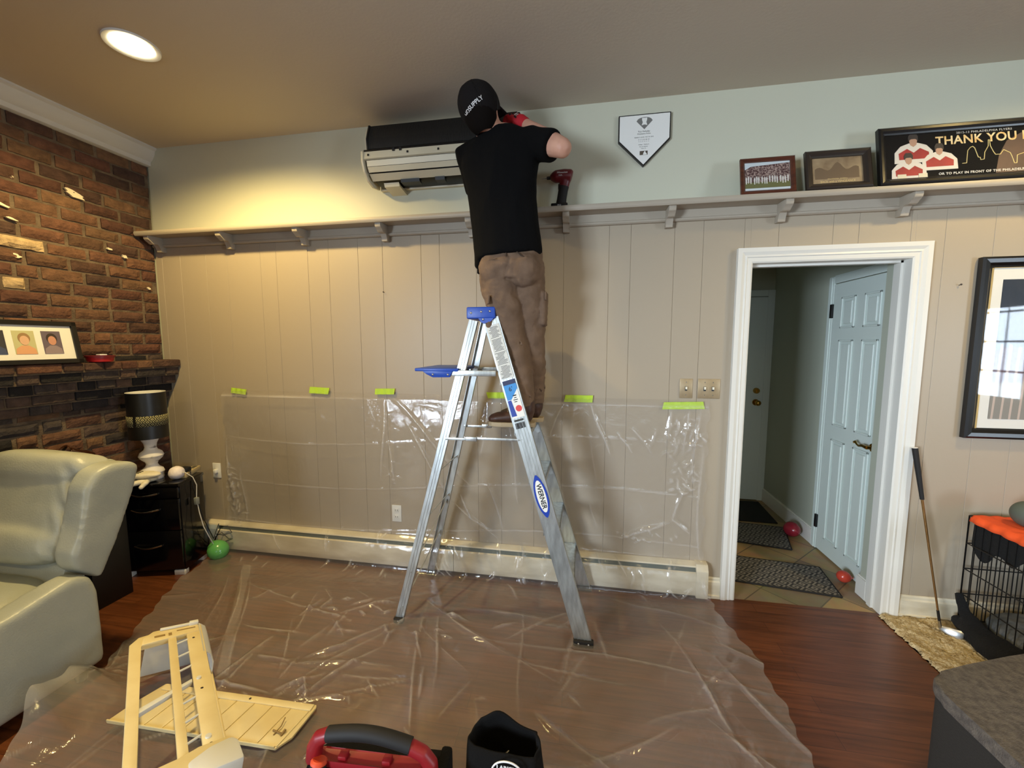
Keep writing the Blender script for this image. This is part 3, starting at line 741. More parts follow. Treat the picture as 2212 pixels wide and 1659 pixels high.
    for _ in range(95):
        x0 = rng.uniform(-2.4, .8); s0 = rng.uniform(1.35, 3.0); th = rng.uniform(0, math.pi); L = rng.uniform(.15, .7)
        crease(x0, s0, x0+L*math.cos(th), s0+L*math.sin(th), rng.uniform(.005, .014), rng.uniform(.014, .035), 1.2)
    for _ in range(60):
        x0 = rng.normal(-1.05, .42); s0 = rng.uniform(1.55, 2.6); th = rng.uniform(0, math.pi); L = rng.uniform(.05, .22)
        crease(x0, s0, x0+L*math.cos(th), s0+L*math.sin(th), rng.uniform(.008, .020), rng.uniform(.012, .022), 1)
    for (x0, s0, x1, s1, A, wd) in ((-2.33, 1.36, -1.72, 2.15, .020, .05), (-2.28, 1.36, -1.64, 2.15, .018, .05), (-.95, 1.5, -.1, 2.0, .014, .03), (-.6, 1.75, .85, 1.85, .012, .02),
                                    (-1.0, 2.45, .8, 2.42, .012, .02), (-.9, 1.5, -.6, 2.6, .014, .03), (-.3, 2.35, .75, 2.5, .010, .02), (.2, 1.3, .8, 1.5, .012, .02)):
        crease(x0, s0, x1, s1, A, wd)
    # broad billows
    for _ in range(16):
        kx, ks = rng.normal(0, 5), rng.normal(0, 5); ph = rng.uniform(0, 6.28)
        h = h+.0016*(1+np.sin(kx*X+ks*SS+ph))
    pin = np.clip(SS/.035, 0, 1); h = h*pin
    h = h*(1-.35*np.exp(-((SS-1.04)/.05)**2))
    Y = Yc[:, None]+nY[:, None]*h; Z = Zc[:, None]+nZ[:, None]*h
    # the free border climbs up against the armchair and bunches there
    floorY = Yc[:, None]+0*X
    near = np.clip((-1.12-floorY)/.12, 0, 1)*np.clip((-1.90-X)/.30, 0, 1)
    k = near*near*(3-2*near)
    Z = Z+k*(.20+.018*np.sin(floorY*38))*np.clip(1-np.abs(floorY+1.45)/.34, 0, 1)**.8
    milk = .026+.062*fl+.09*k
    lap = np.zeros_like(h); lap[1:-1, 1:-1] = (h[2:, 1:-1]+h[:-2, 1:-1]+h[1:-1, 2:]+h[1:-1, :-2]-4*h[1:-1, 1:-1])
    crest_glint = np.clip(-lap/.0035-.12, 0, 1)
    var = .5+.5*np.sin(X*3.1+SS*4.3+2*np.sin(X*7-SS*5))*np.sin(SS*9-X*2)
    crest_glint = crest_glint*np.clip(SS/.03-.3, 0, 1)
    milk = milk+np.clip(h/.02, 0, 1.2)*.05+crest_glint*(.12+.22*var)*(1-.35*fl)  # fold highlights are painted in by whitening the crests of the film
    for a, b in ((-2.33, -2.24),):     # a folded-over double strip running diagonally
        t = (SS-1.36)/.8; xc = -2.30+.62*t
        milk = milk+.09*((np.abs(X-xc) < .032) & (SS > 1.36) & (SS < 2.2))
    V = np.stack([X, Y, Z], -1).reshape(-1, 3)
    i = np.arange(ns-1)[:, None]*nx+np.arange(nx-1)[None]
    F = np.stack([i, i+nx, i+nx+1, i+1], -1).reshape(-1, 4)
    me = bpy.data.meshes.new('plastic_sheet'); me.vertices.add(len(V)); me.vertices.foreach_set('co', V.ravel().astype('f'))
    me.loops.add(F.size); me.loops.foreach_set('vertex_index', F.ravel().astype('i')); me.polygons.add(len(F))
    me.polygons.foreach_set('loop_start', (np.arange(len(F))*4).astype('i')); me.polygons.foreach_set('loop_total', np.full(len(F), 4, 'i'))
    me.update(calc_edges=True)
    at = me.attributes.new('milk', 'FLOAT', 'POINT'); at.data.foreach_set('value', milk.ravel().astype('f'))
    return me
tag(build('plastic_sheet', film(), 'film', smooth=True), 'clear plastic protective sheet taped to the wall and spread over the floor', 'plastic sheet')

# ================================================================== STEPLADDER
tl = thing('stepladder', 'aluminium stepladder with blue top cap under the standing person', 'ladder', (-.47, -.33, .012))
def rail_pts(side, which, z):
    """side -1 = towards the room, +1 = towards the wall"""
    y = (-.575+.066*z) if side < 0 else (-.085-.066*z)
    x = (.03-.304*z) if which == 'front' else (-1.012+.252*z)
    return Vector((x, y, z))
def beam_frame(side, which, z0=.0, z1=1.70):
    p0, p1 = rail_pts(side, which, z0), rail_pts(side, which, z1); d = (p1-p0).normalized()
    out = Vector((0, side, 0)); out = (out-d*d.dot(out)).normalized(); a = out.cross(d)*side   # across
    if a.x < 0: a = -a
    return p0, d, a, out, (p1-p0).length
def rail(side, which, w_, flange, z0, z1):
    p0, d, a, out, L = beam_frame(side, which, z0, z1)
    m_ = basis(p0, a, d, out); mb = MB()
    mb.box(-w_/2, w_/2, 0, L, -.0018, 0, m=m_)
    for s_ in (-1, 1): mb.box(s_*w_/2-.0014, s_*w_/2+.0014, 0, L, -flange, .0012, m=m_)
    nr = 4 if which == 'front' else 2
    for i in range(nr):
        u = -w_/2+w_*(i+1)/(nr+1); mb.box(u-.0022, u+.0022, 0, L, -.001, .0022, m=m_, bev=.001, seg=1)
    return build('side_rail' if which == 'front' else 'rear_rail', mb, 'alu', tl), m_, L
near_rail, Mn, Ln = rail(-1, 'front', .082, .026, .03, 1.71)
rail(1, 'front', .082, .026, .03, 1.71)
rail(-1, 'rear', .044, .022, .03, 1.70); rail(1, 'rear', .044, .022, .03, 1.70)
# steps
for z in (.33, .595, .86, 1.122, 1.385):
    xa = .03-.304*z; y0 = -.575+.066*z+.003; y1 = -.085-.066*z-.003; mb = MB()
    mb.box(xa-.045, xa+.040, y0, y1, z-.003, z, bev=.001, seg=1)
    mb.box(xa+.037, xa+.040, y0, y1, z-.032, z); mb.box(xa-.045, xa-.042, y0, y1, z-.028, z)
    for i in range(6): mb.box(xa-.036+i*.013, xa-.033+i*.013, y0, y1, z-.001, z+.0016)
    build('step', mb, 'alu', tl)
    if z < 1.3:
        mb = MB()
        mb.bm.free()
        for yy in (y0+.002, y1-.004): build('step_gusset', MB().prism([(xa-.035, z-.003), (xa+.037, z-.003), (xa+.060, z-.075), (xa+.040, z-.085)], 'y', yy, yy+.002), 'alu', tl)
# cap
mb = MB(); mb.box(-.618, -.462, -.476, -.148, 1.708, 1.770, bev=.007, seg=3)
mb.prism([(-.555, 1.712), (-.470, 1.712), (-.485, 1.694), (-.525, 1.682), (-.540, 1.690)], 'y', -.474, -.466)
mb.prism([(-.555, 1.712), (-.470, 1.712), (-.485, 1.694), (-.525, 1.682), (-.540, 1.690)], 'y', -.158, -.150)
build('top_cap', mb, 'blue', tl, label='blue moulded top cap')
for x, z in ((-.592, 1.738), (-.537, 1.744), (-.490, 1.746), (-.527, 1.704)):
    build('rivet', MB().ball((x, -.477, z), (.006, .004, .006), n=10), 'steel', tl)
# spreaders
for y in (-.505, -.155):
    mb = MB(); mb.box(-.735, -.56, y-.004, y+.001, 1.056, 1.070, bev=.001); mb.box(-.60, -.31, y+.001, y+.006, 1.062, 1.076, bev=.001); mb.box(-.62, -.56, y-.006, y+.008, 1.054, 1.078, bev=.002)
    build('spreader', mb, 'alu', tl)
# diagonal back braces
for za, zb in ((.30, .56), (.10, .34)):
    pa, pb = rail_pts(-1, 'rear', za), rail_pts(1, 'rear', zb)
    build('rear_brace', MB().tube([pa, pb], [(.010, .003)]*2, 8), 'alu', tl)
for zz in (.86, .60): 
    pa, pb = rail_pts(-1, 'rear', zz), rail_pts(1, 'rear', zz)
    build('rear_brace', MB().tube([pa, pb], [(.010, .003)]*2, 8), 'alu', tl)
# tray arm and blue tray
build('tray_arm', MB().box(-.78, -.455, -.500, -.494, 1.405, 1.435, bev=.002), 'alu', tl)
build('tray_arm', MB().box(-.72, -.44, -.16, -.154, 1.405, 1.435, bev=.002), 'alu', tl)
mb = MB(); mb.box(-.905, -.66, -.505, -.15, 1.428, 1.445, bev=.005)
mb.prism([(-.86, 1.43), (-.69, 1.43), (-.705, 1.398), (-.80, 1.396), (-.835, 1.412)], 'y', -.508, -.494, bev=.002)
mb.prism([(-.86, 1.43), (-.69, 1.43), (-.705, 1.398), (-.80, 1.396), (-.835, 1.412)], 'y', -.16, -.147, bev=.002)
build('tool_tray', mb, 'blue', tl, label='blue folding tool tray')
for x in (-.80, -.715): build('rivet', MB().ball((x, -.509, 1.412), (.006, .004, .006), n=10), 'steel', tl)
# feet
for s_, wch in ((-1, 'front'), (1, 'front'), (-1, 'rear'), (1, 'rear')):
    p = rail_pts(s_, wch, .03); hw = .052 if wch == 'front' else .028
    mb = MB(); mb.box(p.x-hw, p.x+hw, p.y-.016, p.y+.016, .012, .042, bev=.005)
    fo = build('rubber_foot', mb, 'darkrubber', tl, label='black rubber foot')
    for q in ((-.5, .5) if wch == 'front' else (0,)):
        build('rivet', MB().ball((p.x+q*hw, p.y+s_*.017, .028), (.006, .004, .006), n=10), 'steel', parent=fo)
# stickers on the near rail (local: x across, y up the rail, z outwards)
def on_rail(name, boxes, m, label=None, parent=None):
    mb = MB()
    for b in boxes: mb.box(*b, m=Mn)
    return build(name, mb, m, parent or near_rail, label=label, smooth=False)
r0 = 1.0/(1.0)   # rail length per unit along
def al(z): return (z-.03)/(1.71-.03)*Ln
sl = on_rail('spec_label', [(-.035, .035, al(1.395), al(1.675), .0024, .003)], mat('spec_label_paper', (214, 216, 212), .5), 'pale label full of small print')
mb = MB(); random.seed(2)
for i in range(46):
    y = al(1.40)+(al(1.668)-al(1.40))*i/46
    if i % 12 == 11: continue
    a = -.030+random.choice([0, .004, .012]); b = random.uniform(.012, .031)
    mb.box(a, b, y, y+.0024, .003, .0033, m=Mn)
build('small_print', mb, 'txtdark', sl, smooth=False)
lb = on_rail('size_label', [(-.034, .035, al(1.19), al(1.385), .0024, .003)], 'plate_w', 'white and blue size label')
on_rail('navy_band', [(-.034, .035, al(1.362), al(1.385), .003, .0034)], mat('navy_print', (22, 34, 82), .5), parent=lb)
mb = MB(); mb.prism([(-.034, al(1.362)), (.035, al(1.362)), (.035, al(1.335)), (-.012, al(1.285)), (-.034, al(1.285))], 'z', .003, .0034, m=Mn)
build('light_blue_panel', mb, mat('light_blue_print', (52, 140, 214), .5), lb, smooth=False)
mb = MB(); mb.prism([(-.034, al(1.283)), (-.014, al(1.283)), (-.006, al(1.20)), (-.034, al(1.20))], 'z', .003, .0034, m=Mn)
build('blue_panel', mb, mat('blue_print', (28, 62, 160), .5), lb, smooth=False)
mb = MB(); mb.tube([Mn @ Vector((.014, al(1.235), .003)), Mn @ Vector((.014, al(1.235), .0034))], .017, 24)
build('red_roundel', mb, mat('red_print', (214, 64, 60), .5), lb)
mb = MB()
for i, (a, b, hgt) in enumerate(((.0, .02, .006), (.004, .018, .004), (-.002, .022, .004), (.0, .016, .004))): mb.box(a, b, al(1.30)-i*.011, al(1.30)-i*.011+hgt, .003, .0034, m=Mn)
mb.text("6'", .034, Mn @ Matrix.Translation((.0, al(1.338), .0034)) )
build('label_print', mb, 'txtblack', lb, smooth=False)
bc = on_rail('barcode', [(-.030+.006*i, -.030+.006*i+random.choice([.002, .0035, .004]), al(1.135), al(1.165), .0024, .003) for i in range(9)], 'txtblack')
on_rail('label_strip', [(-.03, .02, al(1.172), al(1.182), .0024, .0028)], 'txtdark')
# blue oval badge: WERNER
def oval(ax, ay, n=48, p=1.0): return [(ax*math.cos(2*PI*i/n), ay*math.sin(2*PI*i/n)*(1)) for i in range(n)]
Mo = Mn @ Matrix.Translation((0, al(.78), 0))
b1 = build('badge', MB().prism([(x*(1-abs(y/.115)**3*.4), y) for x, y in oval(.034, .115)], 'z', .0024, .0030, m=Mo), mat('badge_blue', (20, 60, 166), .4), near_rail, smooth=False, label='blue and white oval badge reading WERNER')
build('badge_field', MB().prism([(x, y) for x, y in oval(.024, .086)], 'z', .0030, .0034, m=Mo), 'plate_w', b1, smooth=False)
build('badge_letters', MB().text('WERNER', .036, Mo @ Matrix.Translation((0, 0, .0035)) @ Matrix.Rotation(-PI/2, 4, 'Z'), bold=.0008, sx=.92), 'txtblack', b1, smooth=False)

# ================================================================== THE PERSON
def capsule_chain(mb, pts, rad, n=14, ref=None):
    """tube with rounded ends"""
    pts = [Vector(p) for p in pts]; rad = list(rad)
    def avg(r): return (r[0]+r[1])/2 if hasattr(r, '__len__') else r
    d0 = (pts[0]-pts[1]).normalized(); d1 = (pts[-1]-pts[-2]).normalized()
    def sc_(r, k): return tuple(q*k for q in r) if hasattr(r, '__len__') else r*k
    P = [pts[0]+d0*avg(rad[0])*.85, pts[0]+d0*avg(rad[0])*.5]+pts+[pts[-1]+d1*avg(rad[-1])*.5, pts[-1]+d1*avg(rad[-1])*.85]
    R_ = [sc_(rad[0], .4), sc_(rad[0], .84)]+rad+[sc_(rad[-1], .84), sc_(rad[-1], .4)]
    mb.tube(P, R_, n, ref)
def hand(mb, wrist, fwd, palm_n, scale=1, grow=0, curl=.5, thumb_side=1):
    """palm, four bent fingers of unequal length and a thumb leaving the side of the palm; fwd = pointing direction, palm_n = out of the palm"""
    f = Vector(fwd).normalized(); n = Vector(palm_n); n = (n-f*f.dot(n)).normalized(); s_ = f.cross(n)*thumb_side
    w0 = Vector(wrist); L = .095*scale
    for k in range(4):
        a = (k-1.5)*.0185*scale
        capsule_chain(mb, [w0+f*.012+s_*a*.7, w0+f*L*.55+s_*a, w0+f*L+s_*a], [(.013+grow, .013+grow)]*3, 10)
    lens = [.070, .080, .074, .058]
    for k in range(4):
        a = (1.5-k)*.0195*scale; p = w0+f*L+s_*a; ang = 0; pts = [p]; ln = lens[k]*scale
        for j, (q, c_) in enumerate(((.42, .7), (.32, 1.0), (.26, .8))):
            ang += c_*curl; d = f*math.cos(ang)+n*math.sin(ang); p = p+d*ln*q; pts.append(p)
        capsule_chain(mb, pts, [.0092+grow, .0088+grow, .0082+grow, .0072+grow], 10)
    t0 = w0+f*.028+s_*.030*scale
    capsule_chain(mb, [t0, t0+(f*.55+s_*.75+n*.2).normalized()*.036, t0+(f*.55+s_*.75+n*.2).normalized()*.036+(f*.8+s_*.25+n*.55).normalized()*.032], [.0125+grow, .0108+grow, .009+grow], 10)
    return f, n, s_
YB = -.38
HC = Vector((-.548, -.425, 2.785)); HS = 1.13             # head centre
UP = Vector((-.30, -.16, .92)).normalized(); FW = Vector((.27, .94, .10)); FW = (FW-UP*UP.dot(FW)).normalized(); RT = FW.cross(UP)
MH = basis(HC, RT, FW, UP) @ Matrix.Diagonal((HS, HS, HS, 1))                     # head frame: x right, y forward, z up
RSH, REL, RWR = Vector((-.275, -.375, 2.612)), Vector((-.120, -.468, 2.532)), Vector((-.335, -.315, 2.742))
LSH, LEL, LWR = Vector((-.625, -.355, 2.60)), Vector((-.60, -.225, 2.41)), Vector((-.50, -.235, 2.63))
HL, KL, AL = Vector((-.468, -.39, 1.96)), Vector((-.393, -.368, 1.61)), Vector((-.322, -.385, 1.235))
HR, KR, AR = Vector((-.315, -.34, 1.96)), Vector((-.298, -.29, 1.61)), Vector((-.285, -.235, 1.235))
person = thing('person', 'person in black T-shirt and brown trousers on the ladder, reaching towards the air conditioner', 'person', (-.36, -.33, 1.13))
mb = MB()
# head
mb.ball(HC, (.074, .094, .105), m=MH.to_3x3(), n=24)
mb.ball(MH @ Vector((0, .03, -.06)), (.058, .064, .062), m=MH.to_3x3(), n=18)
mb.ball(MH @ Vector((0, .082, -.10)), (.022, .016, .016), m=MH.to_3x3(), n=12)
capsule_chain(mb, [MH @ Vector((0, .088, .01)), MH @ Vector((0, .108, -.022))], [.008, .013], 8)
capsule_chain(mb, [MH @ Vector((-.02, .085, -.062)), MH @ Vector((.02, .085, -.062))], [.008, .008], 8)
for s_ in (-1, 1):
    mb.ball(MH @ Vector((s_*.077, .0, -.012)), (.010, .020, .032), m=MH.to_3x3(), n=12)
    mb.ball(MH @ Vector((s_*.034, .086, .018)), (.016, .008, .007), m=MH.to_3x3(), n=10)
# neck and trunk
NB = Vector((-.480, -.375, 2.655))
capsule_chain(mb, [HC+UP*-.06, NB], [.064, .070], 16)
trunk = [((-.395, -.365, 1.96), (.150, .105)), ((-.405, -.372, 2.06), (.142, .098)), ((-.42, -.38, 2.20), (.140, .095)), ((-.445, -.38, 2.40), (.162, .105)), ((-.452, -.378, 2.54), (.175, .10)), ((-.45, -.375, 2.62), (.150, .075))]
capsule_chain(mb, [p for p, r in trunk], [r for p, r in trunk], 20, ref=(1, 0, 0))
for a, b, c_ in ((RSH, REL, RWR), (LSH, LEL, LWR)):
    capsule_chain(mb, [a, (a+b)/2, b], [.052, .050, .046]); capsule_chain(mb, [b, b.lerp(c_, .35), c_], [.047, .046, .030])
for a, b, c_ in ((HL, KL, AL), (HR, KR, AR)):
    capsule_chain(mb, [a, a.lerp(b, .5), b], [.085, .074, .055]); capsule_chain(mb, [b, b.lerp(c_, .35), c_], [.056, .057, .040])
    capsule_chain(mb, [c_+Vector((.01, 0, -.05)), c_+Vector((-.10, 0, -.062))], [.035, .03])
RF, RN = Vector((-.62, .35, .62)), Vector((-.45, .8, -.45))
LF, LN = Vector((.25, .05, .95)), Vector((.0, 1, 0))
hand(mb, RWR, RF, RN, curl=.55, thumb_side=-1); hand(mb, LWR, LF, LN, curl=.25, thumb_side=1)
build('body', remesh(mb, .005, 4), 'skin', person, smooth=True)
# eyes
for s_ in (-1, 1): build('eye', MB().ball(MH @ Vector((s_*.034, .088, .018)), .011, n=12), 'plate_w', person)
# hair below the cap
mb = MB(); mb.ball(MH @ Vector((0, -.022, -.022)), (.075, .086, .108), m=MH.to_3x3(), n=24)
bmesh.ops.bisect_plane(mb.bm, geom=mb.bm.verts[:]+mb.bm.edges[:]+mb.bm.faces[:], plane_co=MH @ Vector((0, .0, 0)), plane_no=FW, clear_outer=True)
bmesh.ops.bisect_plane(mb.bm, geom=mb.bm.verts[:]+mb.bm.edges[:]+mb.bm.faces[:], plane_co=MH @ Vector((0, 0, -.115)), plane_no=-UP, clear_outer=True)
build('hair', mb, 'hair', person)
# cap: dome, brim, button, strap opening, text
def cap_pt(th, ph, k=1):   # th around from forward, ph from the top
    return Vector((.088*k*math.sin(ph)*math.sin(th), (.106*k)*math.sin(ph)*math.cos(th)-.004, .098*k*math.cos(ph)+.004))
mb = MB(); bm = mb.bm; rows = []
for i in range(18):
    ph = .02+(PI*.56-.02)*i/17; row = []
    for j in range(40):
        th = 2*PI*j/40; back = (1-math.cos(th))/2
        row.append(bm.verts.new(MH @ cap_pt(th, ph*(1+.44*back))))
    rows.append(row)
for i in range(17):
    for j in range(40): bm.faces.new((rows[i][j], rows[i][(j+1) % 40], rows[i+1][(j+1) % 40], rows[i+1][j]))
bm.faces.new(rows[0])
cp_ = build('cap', mb, 'cap', person, label='dark baseball cap')
so = cp_.modifiers.new('thick', 'SOLIDIFY'); so.thickness = .004; so.offset = 1
mb = MB(); out = []; inn = []
for i in range(13):
    a = -.95+1.9*i/12; out.append((.085*math.sin(a)*1.05, .095+.075*math.cos(a)-.01, -.012-.012*abs(math.sin(a))*1.5)); inn.append((.084*math.sin(a), .100*math.cos(a), .0-.004))
vs = [mb.bm.verts.new(MH @ Vector(p)) for p in out]; vi = [mb.bm.verts.new(MH @ Vector(p)) for p in inn]
for i in range(12): mb.bm.faces.new((vs[i], vs[i+1], vi[i+1], vi[i]))
br_ = build('cap_brim', mb, 'cap', cp_); so = br_.modifiers.new('thick', 'SOLIDIFY'); so.thickness = .005
build('cap_button', MB().ball(MH @ Vector((0, -.004, .103)), (.008, .008, .005), m=MH.to_3x3(), n=10), 'cap', cp_)
mb = MB(); mb.text('HDSUPPLY', .025, Matrix(), bold=.0005, track=1.02)
for v in mb.bm.verts:
    u, q, dpt = v.co.x, v.co.y, v.co.z
    ca, sa = math.cos(.30), math.sin(.30); u, q = u*ca-q*sa, u*sa+q*ca      # slanted upwards
    th = PI-(u+.012)/.098; ph = 1.95-(q+.010)/.11
    v.co = MH @ cap_pt(th, ph, 1.055+dpt*3)
build('cap_lettering', mb, 'txtwhite', cp_, smooth=False, label='white lettering HDSUPPLY')
for j in range(6):   # panel seams
    th = 2*PI*(j+.0)/6+.52
    pts = [MH @ cap_pt(th, ph*(1+.44*(1-math.cos(th))/2), 1.045) for ph in np.linspace(.03, PI*.55, 14)]
    build('cap_seam', MB().tube(pts, .0011, 5), 'black', cp_)
# T-shirt
def folds(s1, amp, sy=1.0, seed=0.):
    def f(p):
        q = Vector((p.x*s1+seed, p.y*s1, p.z*s1*sy)); a = noise.noise(q); b = noise.noise(q*2.3+Vector((5, 3, 1)))
        return amp*((1-abs(a)*2.4)*.9+b*.5)
    return f
mb = MB()
shirt = [((-.408, -.372, 2.045), (.182, .138)), ((-.412, -.374, 2.09), (.180, .137)), ((-.425, -.38, 2.20), (.178, .132)), ((-.440, -.38, 2.32), (.178, .128)), ((-.448, -.38, 2.42), (.186, .126)),
         ((-.452, -.378, 2.52), (.203, .122)), ((-.455, -.376, 2.60), (.205, .10)), ((-.458, -.376, 2.645), (.165, .082)), ((-.467, -.376, 2.685), (.085, .068))]
mb.tube([p for p, r in shirt], [r for p, r in shirt], 28, ref=(1, 0, 0))
mb.tube([RSH+Vector((-.05, .005, -.01)), RSH, RSH.lerp(REL, .45), RSH.lerp(REL, .66)], [.080, .080, .077, .074], 20)
mb.tube([LSH+Vector((.05, .0, .0)), LSH, LSH.lerp(LEL, .5), LSH.lerp(LEL, .85)], [.078, .078, .072, .070], 20)
# tail of the shirt hanging lower on his left hip
mb.tube([(-.50, -.36, 2.12), (-.552, -.36, 2.03), (-.575, -.36, 1.985)], [(.07, .085), (.045, .075), (.022, .05)], 16, ref=(1, 0, 0))
mb.tube([(-.30, -.37, 2.13), (-.262, -.37, 2.06), (-.252, -.37, 2.035)], [(.05, .085), (.03, .075), (.02, .05)], 16, ref=(1, 0, 0))
build('t_shirt', remesh(mb, .007, 7, folds(7, .006, .45, 3)), 'shirt', person, smooth=True, label='black cotton T-shirt')
# trousers
mb = MB()
mb.tube([(-.395, -.368, 2.085), (-.395, -.368, 2.03), (-.395, -.375, 1.97), (-.392, -.378, 1.91)], [(.158, .112), (.168, .122), (.178, .132), (.160, .115)], 26, ref=(1, 0, 0))
for s_ in (-.078, .072): mb.ball((-.392+s_, -.425, 1.965), (.088, .082, .095), n=18)
mb.tube([HL, (-.447, -.390, 1.86), (-.42, -.382, 1.76), KL, (-.375, -.368, 1.53), (-.348, -.374, 1.40), (-.326, -.383, 1.29), (-.318, -.385, 1.235)],
        [(.100, .105), (.100, .100), (.092, .092), (.076, .082), (.074, .08), (.070, .078), (.058, .066), (.054, .064)], 22, ref=(1, 0, 0))
mb.tube([HR, (-.312, -.335, 1.86), (-.305, -.315, 1.76), KR, (-.294, -.275, 1.53), (-.29, -.26, 1.40), (-.285, -.24, 1.29), (-.284, -.235, 1.235)],
        [(.096, .105), (.092, .100), (.088, .092), (.076, .082), (.072, .08), (.070, .078), (.058, .066), (.054, .064)], 22, ref=(1, 0, 0))
# cargo pockets stand out from the thighs
mb.box(-.075, .075, -.016, .016, -.09, .09, bev=.012, m=basis((-.500, -.395, 1.745), (.12, -.98, .0), (-.98, -.12, .1), (.1, 0, 1)))
mb.box(-.07, .07, -.014, .014, -.09, .09, bev=.012, m=basis((-.222, -.315, 1.765), (0, 1, 0), (1, 0, 0), (0, 0, 1)))
# ruck at shins
for c_, r in ((Vector((-.332, -.384, 1.315)), .066), (Vector((-.322, -.385, 1.262)), .064), (Vector((-.285, -.24, 1.34)), .062), (Vector((-.284, -.236, 1.27)), .062)):
    mb.ball(c_, (r*.95, r*1.05, .022), n=16)
def pf(p):
    k = max(0, min(1, (1.75-p.z)/.3)); a = folds(9, .006, 1.0, 1)(p)+folds(19, .003, 1.6, 4)(p)
    r = .0042*math.sin(p.z*88+7*noise.noise(p*6))*k*(.4+.6*abs(noise.noise(p*9+Vector((2, 1, 0)))))
    cr = -.006*math.exp(-((p.x+.392+.01*math.sin(p.z*40))/.010)**2)*(1 if p.y < -.4 and 1.90 < p.z < 2.03 else 0)
    return a+r+cr
tr_ = build('trousers', remesh(mb, .006, 4, pf), 'pants', person, smooth=True, label='brown cargo work trousers')
# back pocket welts, seams, cargo flaps
def seam(name, pts, r=.0022, m_='pants', par=None): return build(name, MB().tube(pts, r, 6), m_, par or tr_)
dk = mat('pocket_shadow_cloth', (62, 50, 40), .95)
seam('pocket_welt', [(-.345, -.487, 2.042), (-.318, -.497, 2.018), (-.285, -.487, 2.002), (-.262, -.465, 1.994)], .0035, dk)
seam('pocket_welt', [(-.53, -.472, 1.995), (-.49, -.497, 2.004), (-.45, -.505, 2.008)], .0025)
seam('seat_seam', [(-.40, -.488, 2.07), (-.398, -.500, 2.01), (-.397, -.490, 1.96), (-.388, -.465, 1.915)], .0022, dk)
build('cargo_flap', MB().box(-.07, .07, -.005, .005, -.022, .022, bev=.003, m=basis((-.512, -.43, 1.805), (.30, -.95, .0), (-.95, -.30, .1), (.1, 0, 1))), 'pants', tr_)
build('cargo_flap', MB().box(-.06, .06, -.004, .004, -.022, .022, bev=.003, m=basis((-.206, -.335, 1.83), (0, 1, 0), (1, 0, 0), (0, 0, 1))), 'pants', tr_)
build('belt_loop_tag', MB().box(-.578, -.566, -.40, -.37, 1.955, 1.985, bev=.003), 'shirt', tr_, label='black tool strap at the hip')
# boots
for nm, y, xo in (('near', -.390, 0), ('far', -.232, .03)):
    mb = MB(); X0 = -.49+xo
    mb.tube([(X0+.155+.03, y, 1.275), (X0+.16+.02, y, 1.215), (X0+.165, y, 1.175)], [(.047, .05), (.050, .052), (.052, .048)], 18, ref=(1, 0, 0))
    mb.tube([(X0+.205, y, 1.178), (X0+.13, y, 1.180), (X0+.07, y, 1.172), (X0+.02, y, 1.167), (X0-.012, y, 1.160), (X0-.030, y, 1.154)], [(.040, .036), (.043, .046), (.048, .034), (.050, .030), (.040, .024), (.016, .012)], 18, ref=(0, 1, 0))
    bt = build('boot', remesh(mb, .005, 4), 'boot', person, smooth=True, label='brown leather work boot')
    sp = [(X0-.030, -.015), (X0-.028, .018), (X0-.005, .044), (X0+.05, .053), (X0+.12, .044), (X0+.20, .046), (X0+.232, .03)]
    outl = [(x, y+o_) for x, o_ in sp]+[(x, y-o_) for x, o_ in sp[::-1]]
    build('boot_sole', MB().prism(outl, 'z', 1.1235, 1.1475, bev=.003), 'sole', bt, label='tan crepe sole')
    mb = MB()
    for i in range(4): mb.tube([(X0+.085+.022*i, y-.034, 1.205+.013*i), (X0+.078+.022*i, y, 1.222+.013*i), (X0+.085+.022*i, y+.034, 1.205+.013*i)], .003, 6)
    build('boot_lace', mb, mat('tan_lace', (150, 120, 82), .8), bt)
# gloves: the same hands, a little thicker
for wr, f_v, n_v, c_, ts, nm in ((RWR, RF, RN, .55, -1, 'r'), (LWR, LF, LN, .25, 1, 'l')):
    mb = MB(); f2, n2, s2 = hand(mb, wr, f_v, n_v, grow=.0035, curl=c_, thumb_side=ts)
    capsule_chain(mb, [Vector(wr)-f2*.02, Vector(wr)+f2*.03], [.034, .036], 14)
    g = build('work_glove', remesh(mb, .004, 3), 'glove_r', person, smooth=True, label='red and black work glove')
    mb = MB()
    for k in range(4):
        a = (1.5-k)*.0195; p = Vector(wr)+f2*.088+s2*a; mb.ball(p-n2*.014, (.0085, .0085, .005), m=basis((0, 0, 0), f2, s2, n2).to_3x3(), n=10)
    mb.box(-.03, .03, -.012, .012, -.003, .003, bev=.002, m=basis(Vector(wr)+f2*.045-n2*.0175, s2, f2, n2))
    build('knuckle_guard', mb, 'glove_b', g)
    mb = MB()
    for q in (-.008, .004, .016): mb.box(-.018, .014, -.0022, .0022, -.0008, .0012, m=basis(Vector(wr)+f2*(.062+q)-n2*.0185, (s2+f2*.5).normalized(), (f2-s2*.5).normalized(), n2))
    build('glove_print', mb, 'txtwhite', g, smooth=False)

